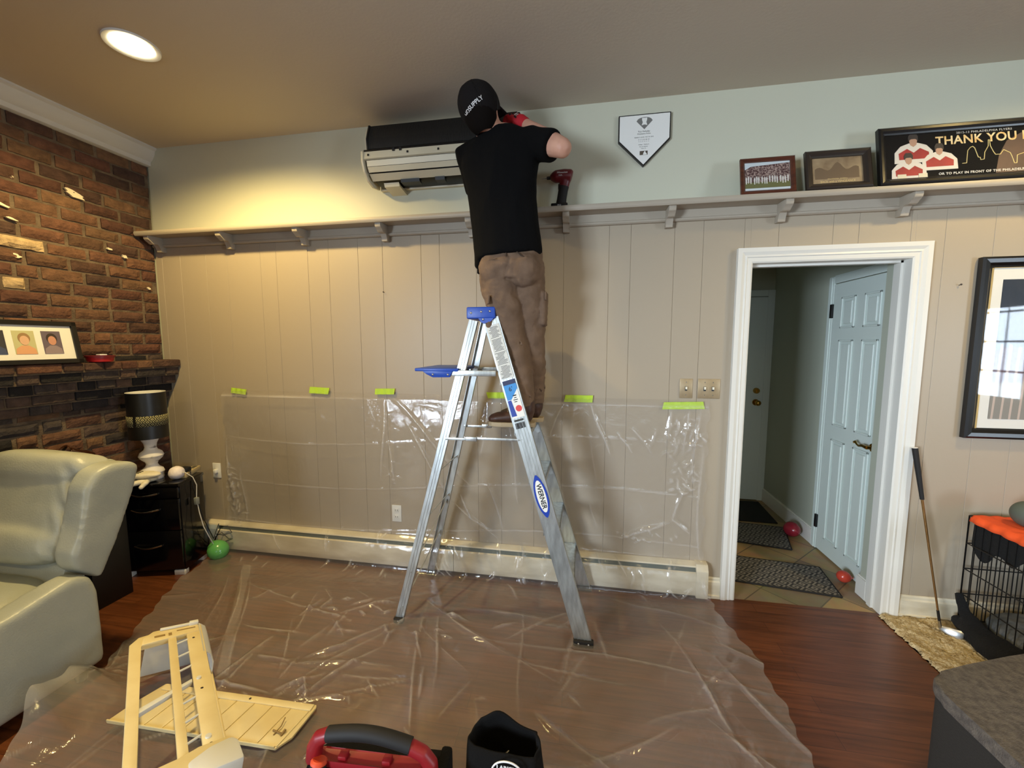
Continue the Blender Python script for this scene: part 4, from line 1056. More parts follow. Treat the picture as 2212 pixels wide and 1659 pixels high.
# ================================================================== AIR CONDITIONER
ta = thing('air_conditioner', 'opened wall-mounted air conditioner with dark coil and cream louvre panel behind the person', 'air conditioner', (-.83, -.1, 2.54))
AX0, AX1 = -1.335, -.36
build('back_plate', MB().box(AX0+.02, AX1-.02, -.028, 0, 2.562, 2.90, bev=.004), 'acw', ta)
build('coil', MB().prism([(-.03, 2.725), (-.150, 2.725), (-.196, 2.745), (-.202, 2.80), (-.168, 2.888), (-.03, 2.893)], 'x', AX0+.035, AX1-.035), 'coil', ta, label='dark finned coil')
build('coil_bracket', MB().prism([(-.03, 2.725), (-.155, 2.722), (-.200, 2.742), (-.206, 2.80), (-.172, 2.892), (-.03, 2.897)], 'x', AX0+.026, AX0+.036), 'black', ta)
build('drain_trough', MB().prism([(-.03, 2.735), (-.21, 2.735), (-.214, 2.722), (-.20, 2.70), (-.03, 2.70)], 'x', AX0+.012, AX1-.01), 'black', ta)
build('pan_strip', MB().prism([(-.204, 2.722), (-.214, 2.722), (-.220, 2.680), (-.208, 2.676)], 'x', AX0+.008, AX1-.01), 'acw', ta)
for (ya, za, yb, zb_) in ((-.214, 2.671, -.206, 2.640), (-.2055, 2.638, -.188, 2.612), (-.182, 2.606, -.142, 2.578)):
    d = Vector((yb-ya, zb_-za)).normalized(); n = Vector((d.y, -d.x))
    build('louvre_panel', MB().prism([(ya, za), (yb, zb_), (yb+.012, zb_+.006), (ya+.014, za)], 'x', AX0+.03, AX1-.02), 'acw', ta)
build('vent_body', MB().prism([(-.03, 2.70), (-.198, 2.70), (-.198, 2.66), (-.172, 2.612), (-.12, 2.575), (-.03, 2.57)], 'x', AX0+.04, AX1-.03), 'black', ta)
build('end_plate', MB().prism([(-.02, 2.57), (-.02, 2.895), (-.150, 2.885), (-.165, 2.86), (-.176, 2.80), (-.166, 2.742), (-.200, 2.735), (-.226, 2.722), (-.226, 2.665), (-.205, 2.615), (-.16, 2.572), (-.10, 2.556)], 'x', AX0, AX0+.014, bev=.003), 'acw', ta)
build('lower_tray', MB().prism([(-.0, 2.555), (-.09, 2.562), (-.12, 2.573), (-.11, 2.552), (-.0, 2.535)], 'x', AX0+.09, AX0+.19), 'acw', ta)
for x, ww in ((-1.06, .06), (-.87, .03)): build('louvre_clip', MB().prism([(-.12, 2.572), (-.15, 2.577), (-.142, 2.560), (-.10, 2.556)], 'x', x-ww, x+ww), 'black', ta)
for x in (AX0+.045, -1.04, -.85): build('screw_hole', MB().box(x-.005, x+.005, -.2225, -.2195, 2.695, 2.706), 'black', ta)
for x in (-1.128, -1.085): build('clip', MB().box(x-.007, x+.007, -.222, -.215, 2.712, 2.730), 'black', ta)

# ================================================================== THINGS ON THE SHELF
SZ = 2.366
td = thing('cordless_driver', 'dark red cordless impact driver standing upright on the plate shelf', 'power tool', (-.157, -.085, SZ))
y0 = -.085
mb = MB(); mb.tube([(-.085, y0, 2.548), (-.092, y0, 2.550), (-.13, y0, 2.552), (-.18, y0, 2.550), (-.196, y0, 2.548), (-.212, y0, 2.546)], [.026, .035, .037, .035, .027, .014], 24)
mb.tube([(-.122, y0, 2.545), (-.130, y0, 2.50), (-.142, y0, 2.44), (-.148, y0, 2.39)], [(.036, .028), (.029, .021), (.026, .019), (.029, .022)], 20, ref=(1, 0, 0))
hs = build('housing', remesh(mb, .004, 4), 'drillred', td, smooth=True)
build('chuck', MB().tube([(-.205, y0, 2.546), (-.232, y0, 2.545)], [.011, .009], 14), 'black', td)
build('driver_bit', MB().tube([(-.23, y0, 2.545), (-.262, y0, 2.544)], [.004, .002], 8), 'steel', td)
mb = MB(); mb.tube([(-.131, y0, 2.492), (-.136, y0, 2.47), (-.144, y0, 2.42), (-.148, y0, 2.392)], [(.029, .022), (.028, .021), (.028, .021), (.030, .024)], 20, ref=(1, 0, 0))
build('rubber_grip', mb, 'darkrubber', td)
build('trigger', MB().box(-.165, -.150, y0-.008, y0+.008, 2.475, 2.508, bev=.004), 'black', td)
bt = build('battery_foot', MB().box(-.205, -.108, y0-.028, y0+.028, SZ, 2.394, bev=.005), 'black', td)
build('battery_print', MB().text('M12', .012, facing_front(-.156, y0-.0285, 2.380)), 'txtwhite', bt, smooth=False)
build('housing_print', MB().text('Milwaukee', .014, facing_front(-.140, y0-.0375, 2.558), sx=1).text('FUEL', .010, facing_front(-.150, y0-.0375, 2.543)), 'txtwhite', hs, smooth=False)

# home plate plaque
thp = thing('home_plate_plaque', 'white home-plate-shaped plaque with black edge hanging on the upper wall', 'plaque', (.32, -.01, 2.607))
def hpts(g): return [(.1825-g, 2.879+g), (.4585+g, 2.879+g), (.4585+g, 2.745-g*.4), (.320, 2.608-g*1.4), (.1825-g, 2.745-g*.4)]
build('rubber_edge', MB().prism(hpts(.006), 'y', -.020, -.0), 'black', thp, smooth=False)
pl_ = build('plate_face', MB().prism(hpts(0), 'y', -.0235, -.018, bev=.001), 'plate_w', thp, smooth=False)
PF = lambda x, z: facing_front(x, -.0238, z)
lg = mat('plaque_grey', (116, 116, 112), .6)
mb = MB(); pts = [(.320+.042*math.cos(a), 2.846+.020*math.sin(a)) for a in np.linspace(.35, PI-.35, 12)]+[(.276, 2.845), (.320, 2.800), (.364, 2.845)]
mb.prism(pts, 'y', -.0240, -.0234)
em = build('ball_field_emblem', mb, lg, pl_, smooth=False, label='grey diamond emblem with a bell')
mb = MB(); mb.prism([(.306, 2.862), (.334, 2.862), (.334, 2.852), (.330, 2.838), (.336, 2.822), (.320, 2.826), (.304, 2.822), (.310, 2.838), (.306, 2.852)], 'y', -.0244, -.0238)
build('bell', mb, 'plate_w', em, smooth=False)
mb = MB()
mb.text('Roy Halladay', .0125, PF(.319, 2.789)); mb.text('Philadelphia Phillies', .0095, PF(.319, 2.776))
mb.text('PERFECT GAME  MAY 29, 2010', .0080, PF(.319, 2.757)); mb.text('IP  H  R  ER  BB  SO', .0075, PF(.319, 2.744)); mb.text('9   0   0   0   0   11', .0075, PF(.319, 2.734))
mb.text('Phillies 1  Marlins 0', .0075, PF(.319, 2.717)); mb.text('Sun Life Stadium', .0070, PF(.319, 2.706)); mb.text('Miami, FL', .0070, PF(.319, 2.696))
build('plaque_lettering', mb, lg, pl_, smooth=False)
mb = MB(); mb.box(.298, .342, -.0240, -.0234, 2.660, 2.682, bev=.0)
lgo = build('batter_emblem', mb, mat('emblem_dark', (84, 74, 60), .6), pl_, smooth=False)
mb = MB(); mb.prism([(.316, 2.661), (.319, 2.672), (.324, 2.680), (.329, 2.680), (.331, 2.672), (.336, 2.668), (.338, 2.661)], 'y', -.0244, -.0238)
build('batter_figure', mb, 'plate_w', lgo, smooth=False)

# picture frames, built upright in local space (x right, z up, facing -y) then leaned
def frame_thing(name, label, cat, x0, x1, h_, base_y, top_y, z, fw, fd, fm, group=None):
    w_ = x1-x0; lean = math.asin(min(.5, (top_y-base_y)/h_))
    t = thing(name, label, cat, ((x0+x1)/2, base_y, z), 0, group); t.rotation_euler = (-lean, 0, 0)
    WM[t.name] = Matrix.Translation(t.location) @ Matrix.Rotation(-lean, 4, 'X')
    hw = w_/2; prof = [(0, 0), (0, fd*.8), (fw*.2, fd), (fw*.55, fd*.92), (fw*.8, fd*.6), (fw, fd*.45), (fw, 0)]
    mb = MB(); rings = []
    for (cx, cz, sx, sz) in ((-hw, 0, 1, 1), (hw, 0, -1, 1), (hw, h_, -1, -1), (-hw, h_, 1, -1)):
        rings.append([mb.bm.verts.new((cx+sx*a, -d, cz+sz*a)) for a, d in prof])
    for i in range(4):
        A, B = rings[i], rings[(i+1) % 4]
        for j in range(len(prof)): mb.bm.faces.new((A[j], B[j], B[(j+1) % len(prof)], A[(j+1) % len(prof)]))
    build('frame', mb, fm, t, smooth=False, local=True)
    build('backing', MB().box(-hw+fw*.5, hw-fw*.5, -.003, 0, fw*.5, h_-fw*.5), 'paper', t, smooth=False, local=True)
    return t, hw
def lbuild(name, mb, m_, t, **k): return build(name, mb, m_, t, smooth=False, local=True, **k)
def glass(t, hw, h_, fw, y): lbuild('glass_pane', MB().box(-hw+fw*.8, hw-fw*.8, y-.001, y, fw*.8, h_-fw*.8), 'glass', t)
def LF_(x, z, y): return facing_front(x, y, z)
# 1: team photo
t1, hw = frame_thing('picture_frame', 'small reddish-wood framed photo of a baseball team on the shelf above the doorway', 'picture frame', .815, 1.083, .204, -.125, -.082, SZ, .022, .016, 'woodframe')
crowd = mat('crowd_print', (66, 34, 38), .7, col2=(172, 150, 140), nscale=140, contrast=(.45, .62))
ph = lbuild('photo_print', MB().box(-.110, .110, -.0045, -.003, .024, .182), mat('photo_sky', (206, 216, 220), .7), t1)
lbuild('crowd_area', MB().prism([(-.110, .068), (-.110, .142), (-.08, .160), (.110, .172), (.110, .068)], 'y', -.005, -.0044), crowd, ph)
lbuild('grass_area', MB().box(-.110, .110, -.005, -.0044, .036, .070), mat('photo_grass', (104, 104, 62), .8), ph)
mb = MB(); random.seed(9)
for i in range(17):
    x = -.104+.0128*i+jit(.003); z = .062+jit(.005); mb.prism([(x-.0022, z), (x+.0022, z), (x+.004, z+.030), (x+.002, z+.036), (x, z+.041), (x-.002, z+.036), (x-.004, z+.030)], 'y', -.0056, -.0048)
lbuild('player_figures', mb, mat('uniform_print', (214, 212, 206), .7), ph)
glass(t1, hw, .204, .022, -.009)
# 2: sepia picture
t2, hw = frame_thing('picture_frame', 'dark bronze framed sepia sunset picture between the team photo and the long banner', 'picture frame', 1.128, 1.432, .214, -.128, -.080, SZ, .034, .024, 'darkframe')
ph = lbuild('picture_print', MB().box(-.120, .120, -.0045, -.003, .032, .184), mat('sepia_print', (168, 146, 112), .5, col2=(128, 106, 80), nscale=14), t2)
mb = MB(); pts = [(-.104, .118)]+[(-.104+.012*i, .118+.010*math.sin(i*.9)+.026*math.exp(-((i-9)/2.2)**2)) for i in range(18)]+[(.100, .062), (-.104, .062)]
lbuild('cloud_bank', MB().prism(pts, 'y', -.005, -.0044), mat('sepia_cloud', (112, 92, 70), .5), ph)
mb = MB(); mb.text('BACK with a VENGEANCE', .0165, LF_(.0, .046, -.0050), sx=.86); mb.text('PHILADELPHIA  BASEBALL', .008, LF_(.0, .061, -.0050))
lbuild('picture_lettering', mb, mat('sepia_letters', (226, 200, 140), .5), ph)
glass(t2, hw, .214, .034, -.010)
# 3: long banner
BX0, BX1, BH = 1.462, 3.05, .302
t3, hw = frame_thing('picture_frame', 'long black framed hockey banner reading THANK YOU, at the shelf end', 'picture frame', BX0, BX1, BH, -.125, -.070, SZ, .034, .028, 'blackframe')
bcx = (BX0+BX1)/2
ph = lbuild('banner_print', MB().box(-hw+.03, hw-.03, -.0045, -.003, .014, BH-.03), mat('banner_black', (12, 11, 11), .8, spec=.1), t3)
gold = mat('gold_print', (222, 178, 104), .5, col2=(236, 222, 180), nscale=30)
lbuild('headline', MB().text('THANK YOU FANS', .062, LF_(1.722-bcx, .221, -.0052), align='LEFT', bold=.0012, sx=.91, track=1.05), gold, ph)
wtx = mat('banner_white_print', (214, 212, 208), .6)
mb = MB(); mb.text('2012-13 PHILADELPHIA FLYERS', .015, LF_(1.812-bcx, .2585, -.0052), align='LEFT', track=1.15)
mb.text('OR TO PLAY IN FRONT OF THE PHILADELPHIA FANS', .0165, LF_(1.728-bcx, .050, -.0052), align='LEFT', track=1.12, bold=.0004)
mb.text('NO DOUBT THE BEST FANS IN THE LEAGUE', .0165, LF_(1.742-bcx, .026, -.0052), align='LEFT', track=1.12, bold=.0004)
lbuild('banner_lettering', mb, wtx, ph)
sk = [(1.83, .085), (1.848, .086), (1.852, .12), (1.856, .15), (1.868, .166), (1.878, .170), (1.886, .160), (1.892, .136), (1.898, .112), (1.906, .110), (1.908, .098), (1.922, .100), (1.926, .135), (1.942, .166), (1.944, .198), (1.949, .198), (1.951, .166), (1.962, .135), (1.970, .120), (1.99, .120), (2.004, .142), (2.03, .124), (2.036, .105), (2.044, .07), (2.054, .07), (2.058, .11), (2.08, .118), (2.12, .13), (2.16, .09), (2.2, .16), (2.24, .11), (2.3, .12)]
mb = MB()
for a, b in zip(sk[:-1], sk[1:]): mb.tube([(a[0]-bcx, -.0055, a[1]+.012), (b[0]-bcx, -.0055, b[1]+.012)], .0016, 6)
lbuild('skyline_line', mb, mat('skyline_print', (226, 206, 138), .5), ph)
lbuild('dome_shape', MB().prism([(1.965-bcx, .030), (1.985-bcx, .13), (2.02-bcx, .20), (2.08-bcx, .235), (2.2-bcx, .235), (2.3-bcx, .15), (2.3-bcx, .03)], 'y', -.0050, -.0044), mat('dome_print', (64, 50, 46), .6, col2=(96, 72, 64), nscale=8), ph)
jr, jw, jd = mat('jersey_red', (170, 38, 44), .6, col2=(150, 28, 40), nscale=20), mat('jersey_white', (222, 216, 206), .6), mat('helmet_dark', (46, 42, 44), .6)
skn = mat('print_skin', (186, 146, 122), .6)
def player(cx, cz, s_, k):
    X_ = lambda p: [(cx-bcx+q[0]*s_, cz+q[1]*s_) for q in p]; o_ = k*.0006
    lbuild('jersey', MB().prism(X_([(-.09, -.05), (-.088, .01), (-.06, .045), (-.02, .06), (.02, .06), (.06, .045), (.088, .01), (.09, -.05)]), 'y', -.0054-o_, -.0044), jw, ph)
    lbuild('jersey_yoke', MB().prism(X_([(-.068, -.03), (-.07, .005), (-.03, .030), (0, .006), (.03, .030), (.07, .005), (.068, -.03)]), 'y', -.0058-o_, -.0044), jr, ph)
    lbuild('face', MB().prism(X_([(-.014, .05), (-.018, .07), (-.014, .09), (.014, .09), (.018, .07), (.014, .05), (0, .038)]), 'y', -.0060-o_, -.0044), skn, ph)
    lbuild('helmet', MB().prism(X_([(-.022, .072), (-.023, .095), (-.014, .112), (.014, .112), (.023, .095), (.022, .072), (.010, .082), (-.010, .082)]), 'y', -.0062-o_, -.0044), jd, ph)
player(1.625, .165, .95, 0); player(1.735, .115, .85, 1); player(1.600, .075, .85, 2)
st = mat('sticker_paper', (222, 214, 188), .7)
for x in (1.548, 1.640): lbuild('sticker', MB().box(x-bcx, x+.038-bcx, -.0085, -.0044, .018, .058), st, ph)
glass(t3, hw, BH, .034, -.012)
# big black frame hanging on the wall
t4, hw = frame_thing('picture_frame', 'large black framed jersey picture hanging beside the doorway above the dog crate', 'picture frame', 2.027, 2.80, .953, -.004, -.004, 1.067, .055, .034, 'blackframe')
cx = (2.027+2.80)/2
lbuild('gold_fillet', MB().box(-hw+.050, -hw+.062, -.016, -.003, .045, .91).box(-hw+.05, hw-.05, -.016, -.003, .040, .052).box(-hw+.05, hw-.05, -.016, -.003, .897, .909), 'gold', t4)
lbuild('mat_board', MB().box(-hw+.05, hw-.05, -.010, -.003, .045, .91), 'paper', t4)
ph = lbuild('picture_print', MB().box(-hw+.112, hw-.112, -.0112, -.0095, .105, .838), mat('navy_photo', (22, 30, 44), .5), t4)
mb = MB()
for i in range(14): 
    x = -hw+.122+i*.040; mb.prism([(x, .105), (x+.010, .105), (x+.022, .50), (x+.012, .50)], 'y', -.0122, -.0110)
lbuild('pinstripe', mb, mat('pinstripe_print', (196, 178, 166), .6), ph)
lbuild('jersey_field', MB().prism([(-hw+.112, .30), (-hw+.112, .47), (-hw+.16, .49), (hw-.2, .52), (hw-.112, .30)], 'y', -.0118, -.0108), mat('maroon_print', (74, 34, 44), .6), ph)
lbuild('lower_field', MB().box(-hw+.112, hw-.112, -.0118, -.0108, .105, .30), mat('grey_print', (142, 138, 130), .6), ph)
lbuild('head_shape', MB().prism([(-hw+.23+.085*math.cos(a), .585+.10*math.sin(a)) for a in np.linspace(0, 2*PI, 22)[:-1]], 'y', -.0124, -.0108), mat('dark_silhouette', (16, 18, 28), .6), ph)
glass(t4, hw, .953, .055, -.018)

# family photo frame on the mantel (faces +X, leaning back on the bricks)
tf = thing('picture_frame', 'black framed row of portrait photos standing on the brick mantel', 'picture frame', (-3.000, -1.02, 1.463), PI/2)
lean = .16
tf.rotation_euler = (-lean, 0, PI/2); WM[tf.name] = Matrix.Translation(tf.location) @ Matrix.Rotation(PI/2, 4, 'Z') @ Matrix.Rotation(-lean, 4, 'X')
FW_, FH_ = .82, .245; hw = FW_/2
mb = MB()
for b in ((-hw, hw, 0, .026), (-hw, hw, FH_-.026, FH_), (-hw, -hw+.026, 0, FH_), (hw-.026, hw, 0, FH_)): mb.box(b[0], b[1], -.022, 0, b[2], b[3], bev=.003)
lbuild('frame', mb, 'blackframe', tf)
lbuild('mat_board', MB().box(-hw+.02, hw-.02, -.010, -.002, .02, FH_-.02), 'paper', tf)
def portrait(x0, x1, bgc, hairc, skinc, clothc):
    z0, z1 = .058, .188; c_ = (x0+x1)/2; k = (x1-x0)/.085
    q = lbuild('portrait_photo', MB().box(x0, x1, -.0112, -.0095, z0, z1), mat('portrait_backdrop', bgc, .6), tf)
    lbuild('clothing', MB().prism([(x0+.002, z0), (x0+.006, z0+.03), (c_-.014*k, z0+.048), (c_+.014*k, z0+.048), (x1-.006, z0+.03), (x1-.002, z0)], 'y', -.0120, -.0111), mat('portrait_cloth', clothc, .7), q)
    lbuild('hair_shape', MB().prism([(c_+.024*k*math.cos(a), z0+.088+.030*math.sin(a)) for a in np.linspace(0, 2*PI, 20)[:-1]], 'y', -.0124, -.0111), mat('portrait_hair', hairc, .7), q)
    lbuild('face', MB().prism([(c_+.018*k*math.cos(a), z0+.076+.026*math.sin(a)) for a in np.linspace(0, 2*PI, 20)[:-1]], 'y', -.0130, -.0111), mat('portrait_skin', skinc, .6), q)
HWX = hw
portrait(HWX-.165, HWX-.080, (96, 84, 100), (40, 26, 22), (196, 140, 116), (140, 124, 132))
portrait(HWX-.285, HWX-.195, (188, 186, 140), (150, 118, 76), (214, 172, 140), (214, 158, 116))
portrait(HWX-.405, HWX-.315, (36, 38, 50), (196, 176, 140), (216, 180, 160), (52, 66, 104))
portrait(HWX-.525, HWX-.435, (90, 96, 110), (70, 50, 40), (210, 170, 150), (120, 60, 60))
portrait(HWX-.645, HWX-.555, (110, 120, 100), (60, 44, 34), (206, 160, 136), (70, 90, 80))
lbuild('glass_pane', MB().box(-hw+.02, hw-.02, -.016, -.015, .02, FH_-.02), 'glass', tf)
# red tin
tt = thing('tin', 'small red tin with a lid on the brick mantel beside the row of portraits', 'tin', (-3.02, -.50, 1.463))
build('tin_body', MB().lathe([(.045, 0), (.060, .004), (.066, .030), (.066, .032)], 32, (-3.02, -.50, 1.464)), 'red_tin', tt)
build('tin_lid', MB().lathe([(.071, .030), (.072, .040), (.066, .042), (.02, .043)], 32, (-3.02, -.50, 1.464)), mat('dark_red_lid', (96, 18, 24), .4), tt, label='darker red lid')
build('lid_knob', MB().box(-3.03, -2.995, -.515, -.475, 1.506, 1.514, bev=.003), 'txtwhite', tt)

# ================================================================== ARMCHAIR
def yz_slab(mb, pts, x0, x1): mb.prism(pts, 'x', x0, x1)
tc_ = thing('armchair', 'sage green leather wing armchair beside the black drawer cabinet', 'armchair', (-2.67, -1.45, 0))
def wrk(amp, s1, seed=0):
    return lambda p: amp*noise.noise(Vector((p.x*s1+seed, p.y*s1, p.z*s1*1.3)))+amp*.4*noise.noise(Vector((p.x*s1*3, p.y*s1*3+seed, p.z*s1*3)))
def smooth_poly(P, it=2):
    for _ in range(it):
        q = []
        for i in range(len(P)):
            a, b = Vector(P[i]), Vector(P[(i+1) % len(P)]); q += [tuple(a*.75+b*.25), tuple(a*.25+b*.75)]
        P = q
    return P
armp = [(-1.125, .06), (-1.125, .42), (-1.15, .50), (-1.21, .532), (-1.30, .512), (-1.42, .485), (-1.55, .472), (-1.70, .475), (-1.90, .50), (-2.02, .50), (-2.04, .40), (-2.02, .06)]
for nm, x0, x1 in (('right', -2.365, -2.245), ('left', -3.09, -2.97)):
    mb = MB(); mb.prism(armp, 'x', x0, x1, bev=.022)
    a_ = build('arm', remesh(mb, .012, 6, wrk(.002, 5)), 'leather', tc_, smooth=True)
wingp = [(-1.100, .455), (-1.20, .555), (-1.205, .62), (-1.165, .72), (-1.145, .82), (-1.130, .91), (-1.085, .975), (-1.02, .995), (-.925, .985), (-.890, .955), (-.935, .82), (-1.02, .62)]
for x0, x1 in ((-2.385, -2.255), (-3.08, -2.95)):
    mb = MB(); mb.prism(wingp, 'x', x0, x1, bev=.020)
    build('wing', remesh(mb, .011, 7, wrk(.0025, 6)), 'leather', tc_, smooth=True)
# back cushion: plump, reclined, with a top roll
def puff(c, s_, m_=None, p=2.6, n=20):
    """superellipsoid"""
    mb = MB(); bm = mb.bm; rings = []
    def cs(a): v = math.cos(a); return math.copysign(abs(v)**(2/p), v)
    def sn(a): v = math.sin(a); return math.copysign(abs(v)**(2/p), v)
    for i in range(n+1):
        ph = -PI/2+PI*i/n
        if i in (0, n): rings.append([bm.verts.new((0, 0, s_[2]*sn(ph)))]); continue
        rings.append([bm.verts.new((s_[0]*cs(ph)*cs(2*PI*j/(2*n)), s_[1]*cs(ph)*sn(2*PI*j/(2*n)), s_[2]*sn(ph))) for j in range(2*n)])
    for i in range(n):
        A, B = rings[i], rings[i+1]
        for j in range(2*n):
            k = (j+1) % (2*n)
            if len(A) == 1: bm.faces.new((A[0], B[k], B[j]))
            elif len(B) == 1: bm.faces.new((A[j], A[k], B[0]))
            else: bm.faces.new((A[j], A[k], B[k], B[j]))
    m2 = Matrix.Translation(c) @ (m_ or Matrix())
    for v in bm.verts: v.co = m2 @ v.co
    return mb
def merge(a, b):
    me = bpy.data.meshes.new('x'); b.bm.to_mesh(me); b.bm.free(); a.addmesh(me); bpy.data.meshes.remove(me); return a
rec = Matrix.Rotation(-.30, 4, 'X')
mb = puff((-2.668, -1.045, .765), (.297, .115, .262), rec, 4.2, 16)
merge(mb, puff((-2.668, -1.010, .955), (.312, .105, .085), rec, 3.2, 14))
merge(mb, puff((-2.668, -1.115, .62), (.292, .115, .10), rec, 3.0, 14))
def bw(p):
    w_ = wrk(.004, 4, 2)(p); e = max(0, 1-abs(p.x+2.38)/.10)
    return w_+.006*e*math.sin(p.z*45+p.x*60+3*noise.noise(p*6))
build('back_cushion', remesh(mb, .011, 5, bw), 'leather', tc_, smooth=True)
build('back_shell', MB().prism([(-1.13, .10), (-1.10, .46), (-.90, .97), (-.93, .99), (-1.04, .95), (-1.18, .46), (-1.2, .1)], 'x', -2.95, -2.385, bev=.01), 'leather', tc_)
mb = puff((-2.668, -1.56, .40), (.292, .42, .095), Matrix.Rotation(.03, 4, 'X'), 3.6, 16)
build('seat_cushion', remesh(mb, .012, 5, wrk(.003, 5, 7)), 'leather', tc_, smooth=True)
build('seat_base', MB().box(-2.95, -2.385, -1.99, -1.13, .07, .34, bev=.02), 'leather', tc_)
for x in (-2.31, -3.02):
    for y in (-1.19, -1.95): build('foot', MB().tube([(x, y, 0), (x, y, .07)], [.02, .028], 12), 'black', tc_, label='short black foot')

# ================================================================== CABINET AND WHAT STANDS ON IT
ang = math.radians(15)
ca, sa = math.cos(ang), math.sin(ang)
FR = Vector((-2.665, -.375, 0))
tcab = thing('drawer_cabinet', 'glossy black drawer cabinet in the corner behind the armchair', 'cabinet', (-2.9, -.32, 0), ang)
WM[tcab.name] = Matrix.Translation((-2.9, -.32, 0)) @ Matrix.Rotation(ang, 4, 'Z')
inv = WM[tcab.name].inverted(); fr_l = inv @ FR      # front-right corner in local space
x1 = fr_l.x; yf = fr_l.y; x0 = x1-.42; yb = yf+.25
L_ = lambda name, mb, m_, par=tcab, **k: build(name, mb, m_, par, local=True, **k)
mb = MB(); mb.box(x0, x1, yf+.018, yb, .035, .628, bev=.004); L_('body', mb, 'blackgloss')
mb = MB(); mb.box(x0-.006, x1+.006, yf-.004, yb+.004, .626, .648, bev=.006); L_('top', mb, 'blackgloss')
for i, (z0, z1) in enumerate(((.545, .62), (.325, .54), (.045, .32))):
    d = L_('drawer', MB().box(x0+.006, x1-.006, yf, yf+.02, z0, z1, bev=.004), 'blackgloss')
    zh = (z0+z1)/2+(.04 if i else .0); cx = (x0+x1)/2
    pts = [(cx-.085+.17*k/10, yf-.006-.022*math.sin(PI*k/10), zh-.010*math.sin(PI*k/10)) for k in range(11)]
    L_('handle', MB().tube(pts, [(.0045, .008)]*11, 10), 'steel', par=d, label='bowed chrome handle')
for q in ((x0+.04, yf+.03), (x1-.04, yf+.03), (x0+.04, yb-.03), (x1-.04, yb-.03)):
    L_('foot_block', MB().box(q[0]-.035, q[0]+.035, q[1]-.02, q[1]+.02, 0, .035, bev=.003), 'plate_w', label='pale foot block')
CT = .648
# lamp
lx, ly = -2.935, -.315
tlmp = thing('table_lamp', 'table lamp with black drum shade and distressed white turned base on the black cabinet', 'lamp', (lx, ly, CT))
build('base', MB().lathe([(.058, 0), (.062, .012), (.060, .03), (.066, .05), (.060, .068), (.038, .088), (.031, .105), (.036, .122), (.060, .145), (.069, .165), (.060, .188), (.038, .205), (.032, .222), (.036, .25), (.048, .275), (.052, .288), (.046, .296), (.016, .30)], 36, (lx, ly, CT)), 'lampwhite', tlmp, label='distressed white turned base')
build('stem', MB().tube([(lx, ly, CT+.28), (lx, ly, CT+.36)], .010, 12), 'brass', tlmp)
build('bulb', MB().ball((lx, ly, CT+.42), (.03, .03, .045)), 'plate_w', tlmp)
zs = .940
sh = build('lamp_shade', MB().lathe([(.105, 0), (.106, .0), (.105, .312), (.102, .312), (.102, .004), (.105, 0)], 56, (lx, ly, zs), cap=False), 'black', tlmp, label='black drum shade')
build('shade_lining', MB().lathe([(.1015, .004), (.1005, .312), (.105, .3135), (.105, .311)], 56, (lx, ly, zs), cap=False), 'plate_w', sh, label='white lining')
# woven band: two arcs with a gap in front
mb = MB(); bm = mb.bm
for a0, a1 in ((-PI/2+.08+.22, -PI/2+PI-.1), (-PI/2-PI+.1, -PI/2-.08+.22)):
    n = 24; A = [bm.verts.new((lx+.1070*math.cos(a0+(a1-a0)*i/n), ly+.1070*math.sin(a0+(a1-a0)*i/n), zs+.088)) for i in range(n+1)]
    B = [bm.verts.new((v.co.x, v.co.y, zs+.158)) for v in A]
    for i in range(n): bm.faces.new((A[i], A[i+1], B[i+1], B[i]))
bo = build('woven_band', mb, 'shade_band', sh, label='beige maze-pattern band'); so = bo.modifiers.new('t', 'SOLIDIFY'); so.thickness = .002; so.offset = 1
for sgn in (-1, 1): build('shade_arm', MB().tube([(lx, ly, zs+.06), (lx+sgn*.10, ly, zs+.06)], .003, 6), 'steel', tlmp)
# white batting gloves laid in front of the lamp
for (gx, gy, gz, rz_, lab, ts) in ((-3.00, -.465, CT+.02, -1.9, 'white batting glove with black fingers gaps hanging over the cabinet front', 1), (-2.93, -.405, CT+.058, -.35, 'upper white batting glove lying folded against the lamp base', -1)):
    mb = MB(); W0 = Vector((-2.875, -.375, CT+.022)) if ts > 0 else Vector((-2.835, -.385, CT+.056))
    f = Vector((-.38, -.92, -.02)).normalized() if ts > 0 else Vector((-.93, -.34, .02)).normalized()
    hand(mb, W0, f, (0, 0, -1), scale=1.12, grow=.005, curl=.12, thumb_side=ts)
    mb.ball(W0, (.042, .036, .019), n=14)
    g = build('batting_glove', remesh(mb, .0045, 3, wrk(.002, 30)), mat('white_glove_leather', (222, 216, 196), .6), smooth=True)
    lab = 'white batting glove spread over the cabinet edge below the lamp' if ts > 0 else 'white batting glove lying folded against the lamp base'
    tag(g, lab, 'glove')
    sd = f.cross(Vector((0, 0, -1)))
    for q in (-.020, 0, .020):  # black strips laid along the gaps between the fingers
        p_ = W0+f*.075+sd*q+Vector((0, 0, .016)); build('finger_strip', MB().tube([p_, p_+f*.045-Vector((0, 0, .002)), p_+f*.085-Vector((0, 0, .010))], .0045, 6), 'black', g, label='black strip between the fingers')
